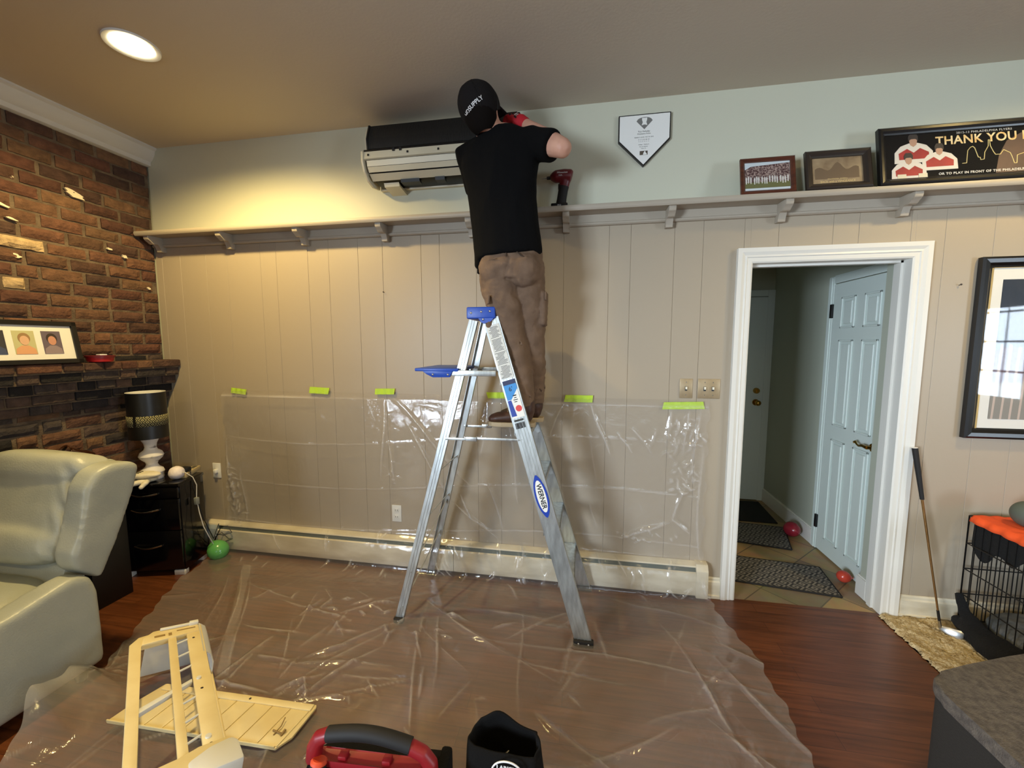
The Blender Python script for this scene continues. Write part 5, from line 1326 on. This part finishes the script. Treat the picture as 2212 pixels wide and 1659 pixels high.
# white ball with its cord
bx_, by_ = -2.755, -.300
tb = thing('ball_light', 'white ball-shaped plug-in light with a white cord on the cabinet corner', 'ball light', (bx_, by_, CT))
mb = MB(); mb.ball((bx_, by_, CT+.046), .046, n=28)
build('globe', remesh(mb, .005, 1, wrk(.0025, 22)), mat('white_globe', (236, 228, 232), .5, bump=.3, bscale=40), tb, smooth=True)
cord = [(bx_+.04, by_-.0, CT+.05), (-2.685, -.300, .70), (-2.655, -.275, .66), (-2.645, -.26, .60), (-2.655, -.26, .50), (-2.64, -.26, .40), (-2.615, -.26, .30), (-2.60, -.24, .22), (-2.61, -.20, .14), (-2.63, -.19, .08)]
build('cord', MB().tube(cord, .003, 8), 'cord_w', tb)
build('inline_plug', MB().box(-2.665, -2.64, -.275, -.25, .46, .51, bev=.004), mat('grey_plug', (130, 134, 128), .5), tb)
# power strip with adapter
tp = thing('power_strip', 'beige power strip on the cabinet rear corner next to the ball light', 'power strip', (-2.77, -.20, CT), math.radians(-66))
WM[tp.name] = Matrix.Translation((-2.775, -.19, CT)) @ Matrix.Rotation(math.radians(-66), 4, 'Z'); tp.location = (-2.775, -.19, CT)
build('strip_body', MB().box(-.10, .10, -.026, .026, .0, .034, bev=.004), mat('beige_strip_plastic', (186, 168, 128), .5), tp, local=True)
build('socket', MB().box(-.085, -.06, -.014, .014, .034, .0352).box(-.05, -.025, -.014, .014, .034, .0352), 'txtdark', tp, local=True)
tag(build('plug_adapter', MB().box(-2.785, -2.725, -.265, -.215, CT+.035, CT+.068, bev=.008).tube([(-2.73, -.24, CT+.05), (-2.70, -.25, CT+.04), (-2.69, -.25, CT-.06), (-2.66, -.22, .35), (-2.65, -.16, .16), (-2.66, -.10, .245)], .003, 8), 'cord_b'), 'black power adapter plugged into the beige strip, its cord hanging down', 'power adapter')
# outlet with plug behind
t = thing('wall_outlet', 'white wall outlet with a plug behind the black cabinet', 'outlet', (-2.745, 0, .56))
build('cover_plate', MB().box(-2.78, -2.71, -.005, 0, .56, .675, bev=.002), 'plate_w', t)
build('plug', MB().box(-2.755, -2.73, -.03, -.005, .60, .63, bev=.005), 'plate_w', t)
# black cords behind the heater end
for i, (z, lab) in enumerate(((.24, 'upper black cord looping over the heater end'), (.19, 'lower black cord drooping in front of the heater end'))):
    tag(build('black_cord', MB().tube([(-2.74, -.075, .03+i*.04), (-2.70, -.10, .12+.02*i), (-2.655, -.085, z-.02), (-2.61, -.075, z-.05*i-.02), (-2.58, -.073, z-.07), (-2.64, -.082, z-.09), (-2.70, -.09, z-.085)], .003, 8), 'cord_b'), lab, 'cord')
# stand and jug behind the armchair
tst = thing('plant_stand', 'small black pedestal behind the armchair', 'stand', (-2.95, -.69, 0))
build('stand_top', MB().box(-3.09, -2.805, -.80, -.575, .60, .625, bev=.004), 'black', tst)
build('stand_body', MB().box(-3.08, -2.815, -.79, -.585, 0, .60, bev=.003), 'black', tst)
tj = thing('jug', 'brown glazed jug with its mouth tilted, behind the armchair', 'jug', (-2.985, -.665, .626))
mb = MB(); mb.lathe([(.045, 0), (.062, .03), (.076, .10), (.078, .18), (.070, .25), (.050, .29), (.02, .31)], 32, (-2.985, -.665, .626))
mb.tube([(-2.985, -.665, .88), (-2.992, -.71, .925), (-2.995, -.732, .948)], [.052, .036, .030], 22)
build('jug_body', remesh(mb, .006, 5), 'ceramic', tj, smooth=True)
bo = build('mouth_rim', MB().tube([(-2.996, -.728, .944), (-2.998, -.748, .962)], [.027, .032], 24, cap=False), 'ceramic', tj); so = bo.modifiers.new('t', 'SOLIDIFY'); so.thickness = .005
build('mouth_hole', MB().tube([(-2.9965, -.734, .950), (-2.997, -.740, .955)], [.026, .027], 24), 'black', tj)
tag(build('vase', MB().lathe([(.03, 0), (.045, .02), (.055, .08), (.05, .14), (.03, .18), (.028, .20), (.036, .225), (.030, .225), (.022, .20)], 28, (-2.850, -.655, .626)), 'darkglaze'), 'dark glazed vase next to the brown jug behind the armchair', 'vase')

# ================================================================== BALLOONS
def balloon(c, r, m_, label, kd=(0, -.3, -1)):
    t = thing('balloon', label, 'balloon', (c[0], c[1], c[2]-r))
    d = Vector(kd).normalized(); q = d.to_track_quat('Z', 'Y').to_matrix().to_4x4()
    prof = [(.02*r, -r), (.35*r, -.94*r), (.7*r, -.72*r), (.93*r, -.36*r), (1*r, 0), (.93*r, .4*r), (.7*r, .8*r), (.4*r, 1.08*r), (.15*r, 1.2*r), (.06*r, 1.25*r)]
    build('balloon_skin', MB().lathe(prof, 32, m=Matrix.Translation(c) @ q), m_, t, smooth=True)
    build('knot', MB().lathe([(.05*r, 1.22*r), (.10*r, 1.3*r), (.13*r, 1.36*r)], 14, m=Matrix.Translation(c) @ q), m_, t)
balloon(Vector((-2.60, -.175, .082)), .068, 'green_balloon', 'green balloon on the floor by the heater end', (-.6, .2, .45))
balloon(Vector((1.70, .965, .062)), .060, 'red_balloon', 'dark red balloon in the hallway against the baseboard', (.1, -1, .15))
balloon(Vector((1.715, .315, .040)), .038, 'coral_balloon', 'small orange-red balloon at the foot of the closet door', (1, -.25, .0))

# ================================================================== HALL MATS, RUG
def mat_thing(name, corners, z0, h_, m_, label, cat, border=None, grp=None):
    t = thing(name, label, cat, (sum(c[0] for c in corners)/4, sum(c[1] for c in corners)/4, z0), group=grp)
    build('woven_field', MB().prism(corners, 'z', z0, z0+h_, bev=.002), m_, t, smooth=False)
    if border:
        cx = sum(c[0] for c in corners)/4; cy = sum(c[1] for c in corners)/4
        mb = MB()
        for i in range(4):
            a, b = Vector((*corners[i], z0+h_*.6)), Vector((*corners[(i+1) % 4], z0+h_*.6)); mb.tube([a, b], [(.006, .005)]*2, 8)
        build('bound_edge', mb, border, t)
    return t
mat_thing('door_mat', [(.92, .215), (1.605, .125), (1.655, .475), (.97, .565)], .0, .008, 'mat_diamond', 'grey diamond-pattern mat just inside the doorway', 'mat', 'darkrubber', 'diamond-pattern hallway mats')
mat_thing('door_mat', [(.95, .84), (1.590, .715), (1.712, 1.115), (1.05, 1.19)], .0, .008, 'mat_diamond', 'grey diamond-pattern mat deeper in the hallway, by the dark red balloon', 'mat', 'darkrubber', 'diamond-pattern hallway mats')
mat_thing('door_mat', [(1.0, 1.22), (1.70, 1.20), (1.735, 1.70), (1.0, 1.70)], .0, .008, 'mat_black', 'black mat in front of the hall end door', 'mat')
# shag rug: dense short tufts on a backing
def shag(x0, x1, y0, y1, h_, n=150):
    mb = MB(); bm = mb.bm; nx, ny = n, int(n*(y1-y0)/(x1-x0)); g = []
    for j in range(ny+1):
        row = []
        for i in range(nx+1):
            x = x0+(x1-x0)*i/nx; y = y0+(y1-y0)*j/ny; e = i in (0, nx) or j in (0, ny)
            z = .004 if e else h_*(.55+.45*noise.noise(Vector((x*16, y*16, 0)))+.5*random.random())
            row.append(bm.verts.new((x+jit(.003)+(jit(.008) if e else 0), y+jit(.003), max(.003, z))))
        g.append(row)
    for j in range(ny):
        for i in range(nx): bm.faces.new((g[j][i], g[j][i+1], g[j+1][i+1], g[j+1][i]))
    b = [bm.verts.new((v.co.x, v.co.y, 0)) for v in (g[0][0], g[0][nx], g[ny][nx], g[ny][0])]
    bm.faces.new(b[::-1])
    return mb
random.seed(21)
tag(build('rug', shag(1.705, 2.75, -.62, -.030, .022), 'rug', smooth=True), 'beige shag rug under the dog crate and golf club', 'rug')

# ================================================================== GOLF CLUB
tg = thing('golf_club', 'golf club leaning against the doorway casing with its head on the beige rug', 'golf club', (1.96, -.16, .02))
gt, gb = Vector((1.795, -.045, 1.005)), Vector((1.925, -.135, .075))
build('shaft', MB().tube([gt.lerp(gb, .25), gb], [.0062, .0045], 12), mat('bronze_shaft', (150, 112, 66), .3, metal=.8), tg)
build('grip', MB().tube([gt, gt.lerp(gb, .12), gt.lerp(gb, .30)], [.0135, .0125, .0095], 14), 'darkrubber', tg, label='black rubber grip')
build('grip_cap', MB().tube([gt+(gt-gb)*.003, gt], [.011, .0138], 14), 'txtwhite', tg)
build('ferrule', MB().tube([gb.lerp(gt, .06), gb], .0062, 12), 'black', tg)
mb = MB(); mb.tube([gb, gb+(gb-gt)*.04], [.0065, .008], 12)
hb = gb+(gb-gt)*.045; hx = Vector((.70, -.70, -.08)).normalized(); hz = Vector((.25, .25, .93)); hy = hz.cross(hx).normalized(); hz = hx.cross(hy)
mb.prism([(-.006, -.004), (.030, -.014), (.072, -.014), (.086, .004), (.084, .026), (.070, .036), (.030, .022), (.0, .018)], 'y', -.008, .008, m=basis(hb, hx, hy, hz), bev=.002)
build('club_head', mb, 'steel', tg, label='steel iron head')

# ================================================================== DOG CRATE
cx0, cx1, cy0, cy1, cz1 = 2.075, 2.70, -.64, -.055, .645
tk = thing('dog_crate', 'black wire dog crate on the beige rug below the black-framed picture', 'dog crate', ((cx0+cx1)/2, (cy0+cy1)/2, .02))
zb = .045
def wire(mb, a, b, r=.0026): mb.tube([a, b], r, 6)
def panel(name, fixed, val, u0, u1, z0, z1, nv, hz_):
    P = (lambda u, z: (val, u, z)) if fixed == 'x' else (lambda u, z: (u, val, z))
    mb = MB()
    for i in range(nv+1): u = u0+(u1-u0)*i/nv; wire(mb, P(u, z0), P(u, z1), .0038 if i in (0, nv) else .0026)
    for z in hz_: wire(mb, P(u0, z), P(u1, z), .0034)
    return build(name, mb, 'wire', tk)
hz_ = (zb, .20, .345, .49, cz1)
panel('side_panel', 'x', cx0, cy0, cy1, zb, cz1, 14, hz_); panel('side_panel', 'x', cx1, cy0, cy1, zb, cz1, 14, hz_)
panel('end_panel', 'y', cy0, cx0, cx1, zb, cz1, 15, hz_); panel('end_panel', 'y', cy1, cx0, cx1, zb, cz1, 15, hz_)
mb = MB()
for i in range(16): u = cx0+(cx1-cx0)*i/15; wire(mb, (u, cy0, cz1), (u, cy1, cz1))
for i in range(4): v = cy0+(cy1-cy0)*i/3; wire(mb, (cx0, v, cz1), (cx1, v, cz1), .0034)
build('top_panel', mb, 'wire', tk)
build('tray', MB().box(cx0+.01, cx1-.01, cy0+.01, cy1-.01, .034, .050, bev=.006), 'black', tk)
for q in ((cx0+.01, cy0+.01), (cx1-.01, cy0+.01), (cx0+.01, cy1-.01), (cx1-.01, cy1-.01)): build('corner_foot', MB().tube([(q[0], q[1], .018), (q[0], q[1], .046)], .010, 10), 'black', tk)
mb = puff(((cx0+cx1)/2, (cy0+cy1)/2, .10), ((cx1-cx0)/2-.02, (cy1-cy0)/2-.02, .048), None, 4, 16)
tag(build('crate_cushion', remesh(mb, .012, 4, wrk(.010, 9)), 'bluegrey', smooth=True), 'blue-grey patterned cushion lying inside the dog crate', 'cushion')
for (x, y, lab) in ((2.20, -.32, 'small white box lying on the cushion inside the crate, nearer the bars'), (2.28, -.24, 'second small white box inside the crate, behind the first')):
    tag(build('small_box', MB().box(x-.028, x+.028, y-.022, y+.022, .15, .185, bev=.004, m=Matrix.Translation((x, y, .16)) @ Matrix.Rotation(.5*x, 4, 'Z') @ Matrix.Translation((-x, -y, -.16))), 'plate_w'), lab, 'box')
tag(build('folded_towel', MB().box(2.42, 2.66, -.30, -.08, .155, .34, bev=.03, seg=4), mat('pale_blue_towel', (150, 170, 186), .9, bump=.4, bscale=80), smooth=True), 'pale blue folded towel standing inside the crate', 'towel')
# black blanket: hangs outside the lower bars and bunches on the rug
def drape(x_of, u0, u1, z_of, nu, nv, thick, m_, name, label, cat):
    pass
mb = MB()
mb.tube([(cx0-.022, -.075, .055), (cx0-.030, -.16, .050), (cx0-.045, -.28, .052), (cx0-.03, -.40, .060), (cx0-.02, -.52, .060), (cx0-.02, -.63, .055)], [(.03, .036), (.045, .045), (.055, .050), (.06, .055), (.055, .05), (.04, .04)], 14)
mb.tube([(cx0-.022, -.07, .21), (cx0-.022, -.11, .13), (cx0-.03, -.20, .085), (cx0-.03, -.34, .085), (cx0-.02, -.5, .12), (cx0-.015, -.62, .10)], [(.012, .016), (.016, .03), (.02, .04), (.02, .045), (.018, .04), (.018, .03)], 12)
tag(build('blanket', remesh(mb, .008, 4, wrk(.008, 14)), 'fleece', smooth=True), 'black fleece blanket bunched along the foot of the crate on the rug', 'blanket')
# dark cover over the upper part, inside the bars
mb = MB(); bm = mb.bm; g = []
for i in range(41):
    u = i/40; y = cy0+.02+(cy1-cy0-.04)*u; row = []
    for j in range(13):
        v = j/12; z = cz1-.012-v*(.15+.03*math.sin(u*9)+.03*math.sin(u*23))
        row.append(bm.verts.new((cx0+.016+.007*math.sin(u*31)*v, y, z)))
    g.append(row)
for i in range(40):
    for j in range(12): bm.faces.new((g[i][j], g[i+1][j], g[i+1][j+1], g[i][j+1]))
o_ = build('crate_cover', mb, 'fleece', smooth=True); so = o_.modifiers.new('t', 'SOLIDIFY'); so.thickness = .006
tag(o_, 'black cloth hanging inside the upper bars of the crate', 'cloth')
# orange cloth on top
def cloth_top(x0, x1, y0, y1, z, over, seed):
    mb = MB(); bm = mb.bm; n = 46; g = []
    for i in range(n+1):
        row = []
        for j in range(n+1):
            u, v = i/n, j/n; x = x0+(x1-x0)*u; y = y0+(y1-y0)*v
            zz = z+.006+.010*abs(noise.noise(Vector((x*14+seed, y*14, 1))))
            if x < cx0: zz -= (cx0-x)*1.6; x = cx0-.010-(cx0-x)*.25
            row.append(bm.verts.new((x+.004*math.sin(v*40), y, zz)))
        g.append(row)
    for i in range(n):
        for j in range(n): bm.faces.new((g[i][j], g[i+1][j], g[i+1][j+1], g[i][j+1]))
    return mb
o_ = build('orange_cloth', cloth_top(2.055, 2.52, -.56, -.075, cz1, 0, 3), 'orangecloth', smooth=True); so = o_.modifiers.new('t', 'SOLIDIFY'); so.thickness = .004; so.offset = 1
tag(o_, 'bright orange cloth spread over the top of the dog crate', 'cloth')
tag(build('ball', MB().ball((2.205, -.205, cz1+.078), (.068, .068, .066), n=32), 'greygreen', smooth=True), 'dark grey-green ball resting on the orange cloth on top of the crate', 'ball')

# ================================================================== OTTOMAN (grey, lower right)
to = thing('ottoman', 'grey tweed ottoman with dark sides in the lower right corner', 'ottoman', (1.72, -1.45, 0))
op = smooth_poly([(1.200, -1.040), (1.285, -.985), (1.66, -.84), (2.10, -.70), (2.42, -.80), (2.45, -1.9), (2.3, -2.1), (1.36, -2.1), (1.215, -1.75), (1.205, -1.32), (1.195, -1.13)], 1)
def inset(P, k):
    c = Vector((sum(p[0] for p in P)/len(P), sum(p[1] for p in P)/len(P))); return [tuple(c+(Vector(p)-c)*k) for p in P]
build('side_upholstery', MB().prism(inset(op, .985), 'z', .03, .372, bev=.012), 'ottoside', to)
build('top_cushion', MB().prism(op, 'z', .37, .418, bev=.012), 'ottoman', to)
for q in ((1.32, -1.1), (2.3, -.95), (1.4, -1.95), (2.3, -1.95)): build('foot', MB().tube([(*q, 0), (*q, .032)], .025, 12), 'black', to)

# ================================================================== AIR CONDITIONER COVER AND FRONT PANEL ON THE FLOOR
# local frame: u along the length (near -> far), v across (outer left -> right), w up
near_l, near_r = Vector((-1.318, -1.724, .274)), Vector((-1.157, -1.520, .219))
far_l, far_r = Vector((-1.991, -1.201, .259)), Vector((-1.830, -.996, .204))
def axis_frame():
    a = (near_l+near_r)/2; b = (far_l+far_r)/2; u = (b-a).normalized(); v = (near_r-near_l); v = (v-u*u.dot(v))
    v2 = far_r-far_l; v = (v.normalized()+(v2-u*u.dot(v2)).normalized()).normalized(); w_ = v.cross(u); w_ = -w_ if w_.z < 0 else w_
    return a, u, v, w_, (b-a).length
a0, uu, vv, ww, LL = axis_frame()
MC = Matrix(((uu.x, vv.x, ww.x, a0.x), (uu.y, vv.y, ww.y, a0.y), (uu.z, vv.z, ww.z, a0.z), (0, 0, 0, 1)))
HWc = .133
tcv = thing('air_conditioner_cover', 'yellowed cream plastic air conditioner casing lying open side up over the flat panel', 'appliance cover', (a0+uu*.4).to_tuple())
def C_(name, mb, m_, **k): return build(name, mb, m_, tcv, **k)
LN_ = LL
C_('left_rail', MB().prism([(-.02, -HWc), (LN_-.06, -HWc), (LN_-.01, -HWc+.03), (LN_, -HWc+.07), (LN_-.04, -HWc+.075), (LN_-.09, -HWc+.036), (-.02, -HWc+.036)], 'z', -.012, 0, m=MC, bev=.003), 'cream')
C_('wide_rail', MB().box(-.0, LN_, HWc-.068, HWc-.008, -.012, .0, m=MC, bev=.004), 'cream')
C_('middle_rail', MB().box(.0, LN_-.07, -.002, .028, -.010, .0, m=MC, bev=.003), 'cream')
C_('far_end_piece', MB().prism([(LN_-.085, -HWc+.04), (LN_-.03, -HWc+.045), (LN_+.012, -HWc+.08), (LN_+.02, HWc-.02), (LN_-.06, HWc-.02)], 'z', -.022, .004, m=MC, bev=.004), 'cream')
C_('far_end_lip', MB().box(LN_-.002, LN_+.012, -.03, HWc-.05, .004, .014, m=MC, bev=.003).box(LN_-.005, LN_+.018, HWc-.055, HWc-.02, .002, .018, m=MC, bev=.003), 'milky')
C_('end_stamp', MB().box(LN_-.05, LN_-.035, -.05, -.012, .004, .0052, m=MC).box(LN_-.055, LN_-.032, .0, .012, .004, .0052, m=MC).box(LN_-.030, LN_-.022, .03, .10, .004, .0052, m=MC), mat('tan_mark', (150, 124, 72), .6))
C_('near_end_piece', MB().prism([(-.03, -HWc), (.02, -HWc), (.03, 0), (.055, HWc-.08), (.055, HWc), (-.03, HWc)], 'z', -.03, .002, m=MC, bev=.004), 'cream')
C_('near_end_cap', MB().prism([(-.07, .02), (.0, .02), (.035, HWc-.05), (.045, HWc+.012), (.02, HWc+.03), (-.07, HWc+.035)], 'z', -.115, .008, m=MC, bev=.012), 'milky', label='white rounded end cap')
mb = MB()
nr_ = 7
for i in range(nr_):
    u = .10+(LN_-.22)*i/(nr_-1); 
    if i == 3: continue
    mb.tube([MC @ Vector((u-.012, .02, -.004)), MC @ Vector((u+.012, HWc-.066, -.004))], .0042, 8)
    rg = C_('grille_rung', mb, 'milky'); mb = MB()
mb.bm.free()
um = .10+(LN_-.22)*.5
C_('cross_bar', MB().prism([(um-.10, -HWc+.03), (um-.07, -HWc+.03), (um+.025, HWc-.07), (um+.005, HWc-.07)], 'z', -.02, -.002, m=MC, bev=.003), 'milky')
# curved outer skin at the far right corner, thin strip below
pts = [(0, HWc-.014), (-.02, HWc+.012), (-.06, HWc+.028), (-.11, HWc+.030)]
mb = MB()
pr = [(q[1], q[0]) for q in pts]; pr = pr+[(a-.005, b) for a, b in pr[::-1]]
A = [MC @ Vector((LN_-.24, v, w_)) for v, w_ in pr]; B = [MC @ Vector((LN_+.012, v, w_)) for v, w_ in pr]
vA = [mb.bm.verts.new(p) for p in A]; vB = [mb.bm.verts.new(p) for p in B]
for i in range(len(pr)): mb.bm.faces.new((vA[i], vA[(i+1) % len(pr)], vB[(i+1) % len(pr)], vB[i]))
mb.bm.faces.new(vA); mb.bm.faces.new(vB[::-1])
C_('side_skin', mb, 'milky', label='white rounded outer skin')
C_('lower_strip', MB().box(.02, LN_-.22, HWc+.022, HWc+.030, -.118, -.104, m=MC, bev=.002), 'cream')
C_('screw_boss', MB().tube([MC @ Vector((.50*LN_, HWc-.05, 0)), MC @ Vector((.50*LN_, HWc-.05, .006))], .008, 12).tube([MC @ Vector((.10*LN_, HWc-.05, 0)), MC @ Vector((.10*LN_, HWc-.05, .006))], .009, 12), 'milky')
for k in (.87, .42, .06): C_('screw_hole', MB().tube([MC @ Vector((k*LN_, HWc-.045, .0)), MC @ Vector((k*LN_, HWc-.045, .0012))], .005, 10), 'nail')
C_('far_end_wall', MB().box(LN_+.0, LN_+.008, -HWc+.06, HWc-.01, -.190, -.01, m=MC, bev=.002), 'milky')
mb = MB(); mb.box(.0, .008, -HWc+.0, HWc, -.190, -.02, m=MC, bev=.002); C_('near_end_wall', mb, 'milky')
# flat front panel on the floor
PCx, PCy, PA = -1.495, -1.268, math.radians(1.6)
tpn = thing('appliance_panel', 'yellowed cream ribbed plastic panel lying flat beneath the open casing', 'appliance panel', (PCx, PCy, .034), PA)
def P_(name, mb, m_, **k): return build(name, mb, m_, tpn, local=True, **k)
w2, d2_ = .405, .098
outl = [(-w2, -d2_), (w2-.045, -d2_), (w2-.012, -d2_+.05), (w2, d2_-.012), (w2-.006, d2_), (-w2+.06, d2_), (-w2+.02, -.01)]
P_('panel_skin', MB().prism(outl, 'z', .0, .010, bev=.003), 'cream')
P_('top_rail', MB().box(-w2+.07, w2-.012, d2_-.034, d2_-.004, .009, .016, bev=.003), 'cream')
mb = MB()
for i in range(9):
    x = -w2+.08+i*.085; mb.prism([(x, -d2_+.006), (x+.007, -d2_+.006), (x+.033, d2_-.036), (x+.026, d2_-.036)], 'z', .0095, .0135, bev=.001)
P_('rib', mb, 'cream')
P_('bottom_lip', MB().box(-w2, w2-.05, -d2_, -d2_+.006, .006, .016, bev=.002), 'cream')
P_('screw_hole', MB().tube([(.10, d2_-.02, .016), (.10, d2_-.02, .0168)], .005, 10), 'nail')
mb = MB(); mb.tube([(.315, -.052, .012), (.325, -.02, .020), (.318, .012, .024)], .0022, 6); mb.tube([(.30, -.035, .013), (.345, -.045, .016)], .003, 6); mb.tube([(.345, -.050, .010), (.352, -.030, .020)], .005, 6)
P_('broken_clip', mb, mat('amber_clip', (146, 118, 70), .6))

# ================================================================== TOOL TOTE, DRIVER, BLACK BAG
tb_ = thing('tool_tote', 'black and red tool tote with a black grip, at the lower picture border', 'tool bag', (-.630, -1.53, .004), math.radians(4))
tb_.scale = (.86, 1, .98)
WM[tb_.name] = Matrix.Translation((-.630, -1.53, .004)) @ Matrix.Rotation(math.radians(4), 4, 'Z')
def T_(name, mb, m_, par=tb_, **k): return build(name, mb, m_, par, local=True, **k)
T_('bag_body', MB().prism([(-.125, 0), (.125, 0), (.135, .20), (.03, .275), (-.03, .275), (-.135, .20)], 'x', -.235, .235, bev=.012), 'bagcloth')
T_('divider_bar', MB().prism([(-.225, .262), (.225, .262), (.225, .285), (.185, .292), (-.185, .292), (-.225, .300)], 'y', -.022, .022, bev=.005), 'toolred')
mb = MB(); mb.tube([(-.222, 0, .265), (-.215, 0, .315), (-.195, 0, .350), (-.160, 0, .366), (-.150, 0, .369)], [(.022, .030), (.022, .030), (.022, .026), (.022, .021), (.021, .020)], 16, ref=(0, 1, 0))
T_('handle_shoulder', remesh(mb, .006, 3), 'toolred', smooth=True)
mb = MB(); mb.tube([(.222, 0, .262), (.220, 0, .300), (.195, 0, .332), (.150, 0, .352), (.140, 0, .356)], [(.022, .026), (.022, .028), (.022, .024), (.022, .021), (.021, .020)], 16, ref=(0, 1, 0))
T_('handle_shoulder', remesh(mb, .006, 3), 'toolred', smooth=True)
hp_ = [(-.160+.31*i/12, 0, .366+.020*math.sin(PI*i/12)-.010*i/12) for i in range(13)]
T_('grip', MB().tube(hp_, [(.0225, .0225)]*13, 18, ref=(0, 1, 0)), 'darkrubber', label='black rubber grip')
for x in (-.105, .06): T_('latch_tab', MB().box(x-.016, x+.016, -.014, .014, .290, .306, bev=.005), 'toolred')
for i in range(5): T_('rivet', MB().ball((-.13+.068*i, -.031, .262), (.005, .004, .005), n=10), 'steel')
T_('side_pocket', MB().box(.232, .275, -.09, .09, .06, .272, bev=.012), 'bagcloth')
T_('front_pocket', MB().box(-.22, .22, -.165, -.130, .03, .195, bev=.012), 'bagcloth')
T_('carabiner', MB().tube([(.268, -.093, .22), (.275, -.10, .25), (.265, -.10, .272), (.255, -.098, .262)], .0025, 8), 'steel')
# orange-ended tool handle standing in the tote pocket
hm = WM[tb_.name]
p0, p1 = Vector((-.792, -1.615, .16)), Vector((-.785, -1.566, .292))
ts_ = thing('hand_tool', 'dark tool handle with an orange end standing in the tote pocket', 'hand tool', p0.to_tuple())
build('handle', MB().tube([p0, p1], [.020, .024], 18), 'darkrubber', ts_)
build('handle_end', MB().tube([p1-(p1-p0)*.02, p1+(p1-p0)*.03, p1+(p1-p0)*.06], [.0245, .0245, .019], 20), 'orange', ts_, label='orange end')
# black bag with open mouth
BC = Vector((-.232, -1.400, .012))
tbg = thing('pouch_bag', 'black cloth pouch with open mouth and round white logo, next to the tool tote', 'bag', BC.to_tuple())
mb = MB(); bm = mb.bm; rows = []
NA = 56
def bag_r(th, v):
    # v 0 bottom .. 1 rim ; squarish outline
    base = .118+.034*(1-v)**2; sq = 1/max(abs(math.cos(th)), abs(math.sin(th)))**.45
    return base*sq*(1+.05*math.sin(3*th+v*4)+.03*math.sin(7*th+2))
def rim_h(th): return .285+.050*math.exp(-((((th-PI*.60)+PI) % (2*PI)-PI)/.55)**2)+.02*math.exp(-((((th-.25)+PI) % (2*PI)-PI)/.35)**2)-.0*math.exp(-((((th+PI*.45)+PI) % (2*PI)-PI)/.75)**2)
for j in range(15):
    v = j/14; row = []
    for i in range(NA):
        th = 2*PI*i/NA; r = bag_r(th, v)*(1.0 if v < .9 else 1-.12*(v-.9)); z = rim_h(th)*v
        row.append(bm.verts.new(BC+Vector((r*math.cos(th), r*(.86-.44*v*v)*math.sin(th), z))))
    rows.append(row)
for j in range(14):
    for i in range(NA): bm.faces.new((rows[j][i], rows[j][(i+1) % NA], rows[j+1][(i+1) % NA], rows[j+1][i]))
bm.faces.new(rows[0][::-1])
bb = build('bag_shell', mb, 'bagcloth', tbg, smooth=True); so = bb.modifiers.new('t', 'SOLIDIFY'); so.thickness = .006; so.offset = -1
MLg = facing_front(BC.x+.02, BC.y-.108, .168)
mb = MB(); mb.tube([(BC.x+.02+.048*math.cos(a), BC.y-.074, .262+.040*math.sin(a)) for a in np.linspace(0, 2*PI, 40)], .0028, 6)
mb.text('LARKIN', .019, facing_front(BC.x+.02, BC.y-.077, .282), bold=.0006); mb.text('SUPPLY', .014, facing_front(BC.x+.02, BC.y-.077, .262))
build('round_logo', mb, 'txtwhite', tbg, smooth=False, label='round white logo')
tag(build('metal_tool', MB().tube([BC+Vector((-.055, -.01, .10)), BC+Vector((-.015, .01, .205)), BC+Vector((.01, .02, .225))], [.006, .006, .004], 10), 'steel'), 'shiny metal tool inside the black pouch', 'tool')
tag(build('paper_slip', MB().box(-.395, -.335, -1.53, -1.46, .012, .18, bev=.003, m=Matrix.Translation((-.02, 0, 0))), mat('beige_card', (176, 166, 140), .7)), 'small beige carton between the tool tote and the black pouch', 'carton')
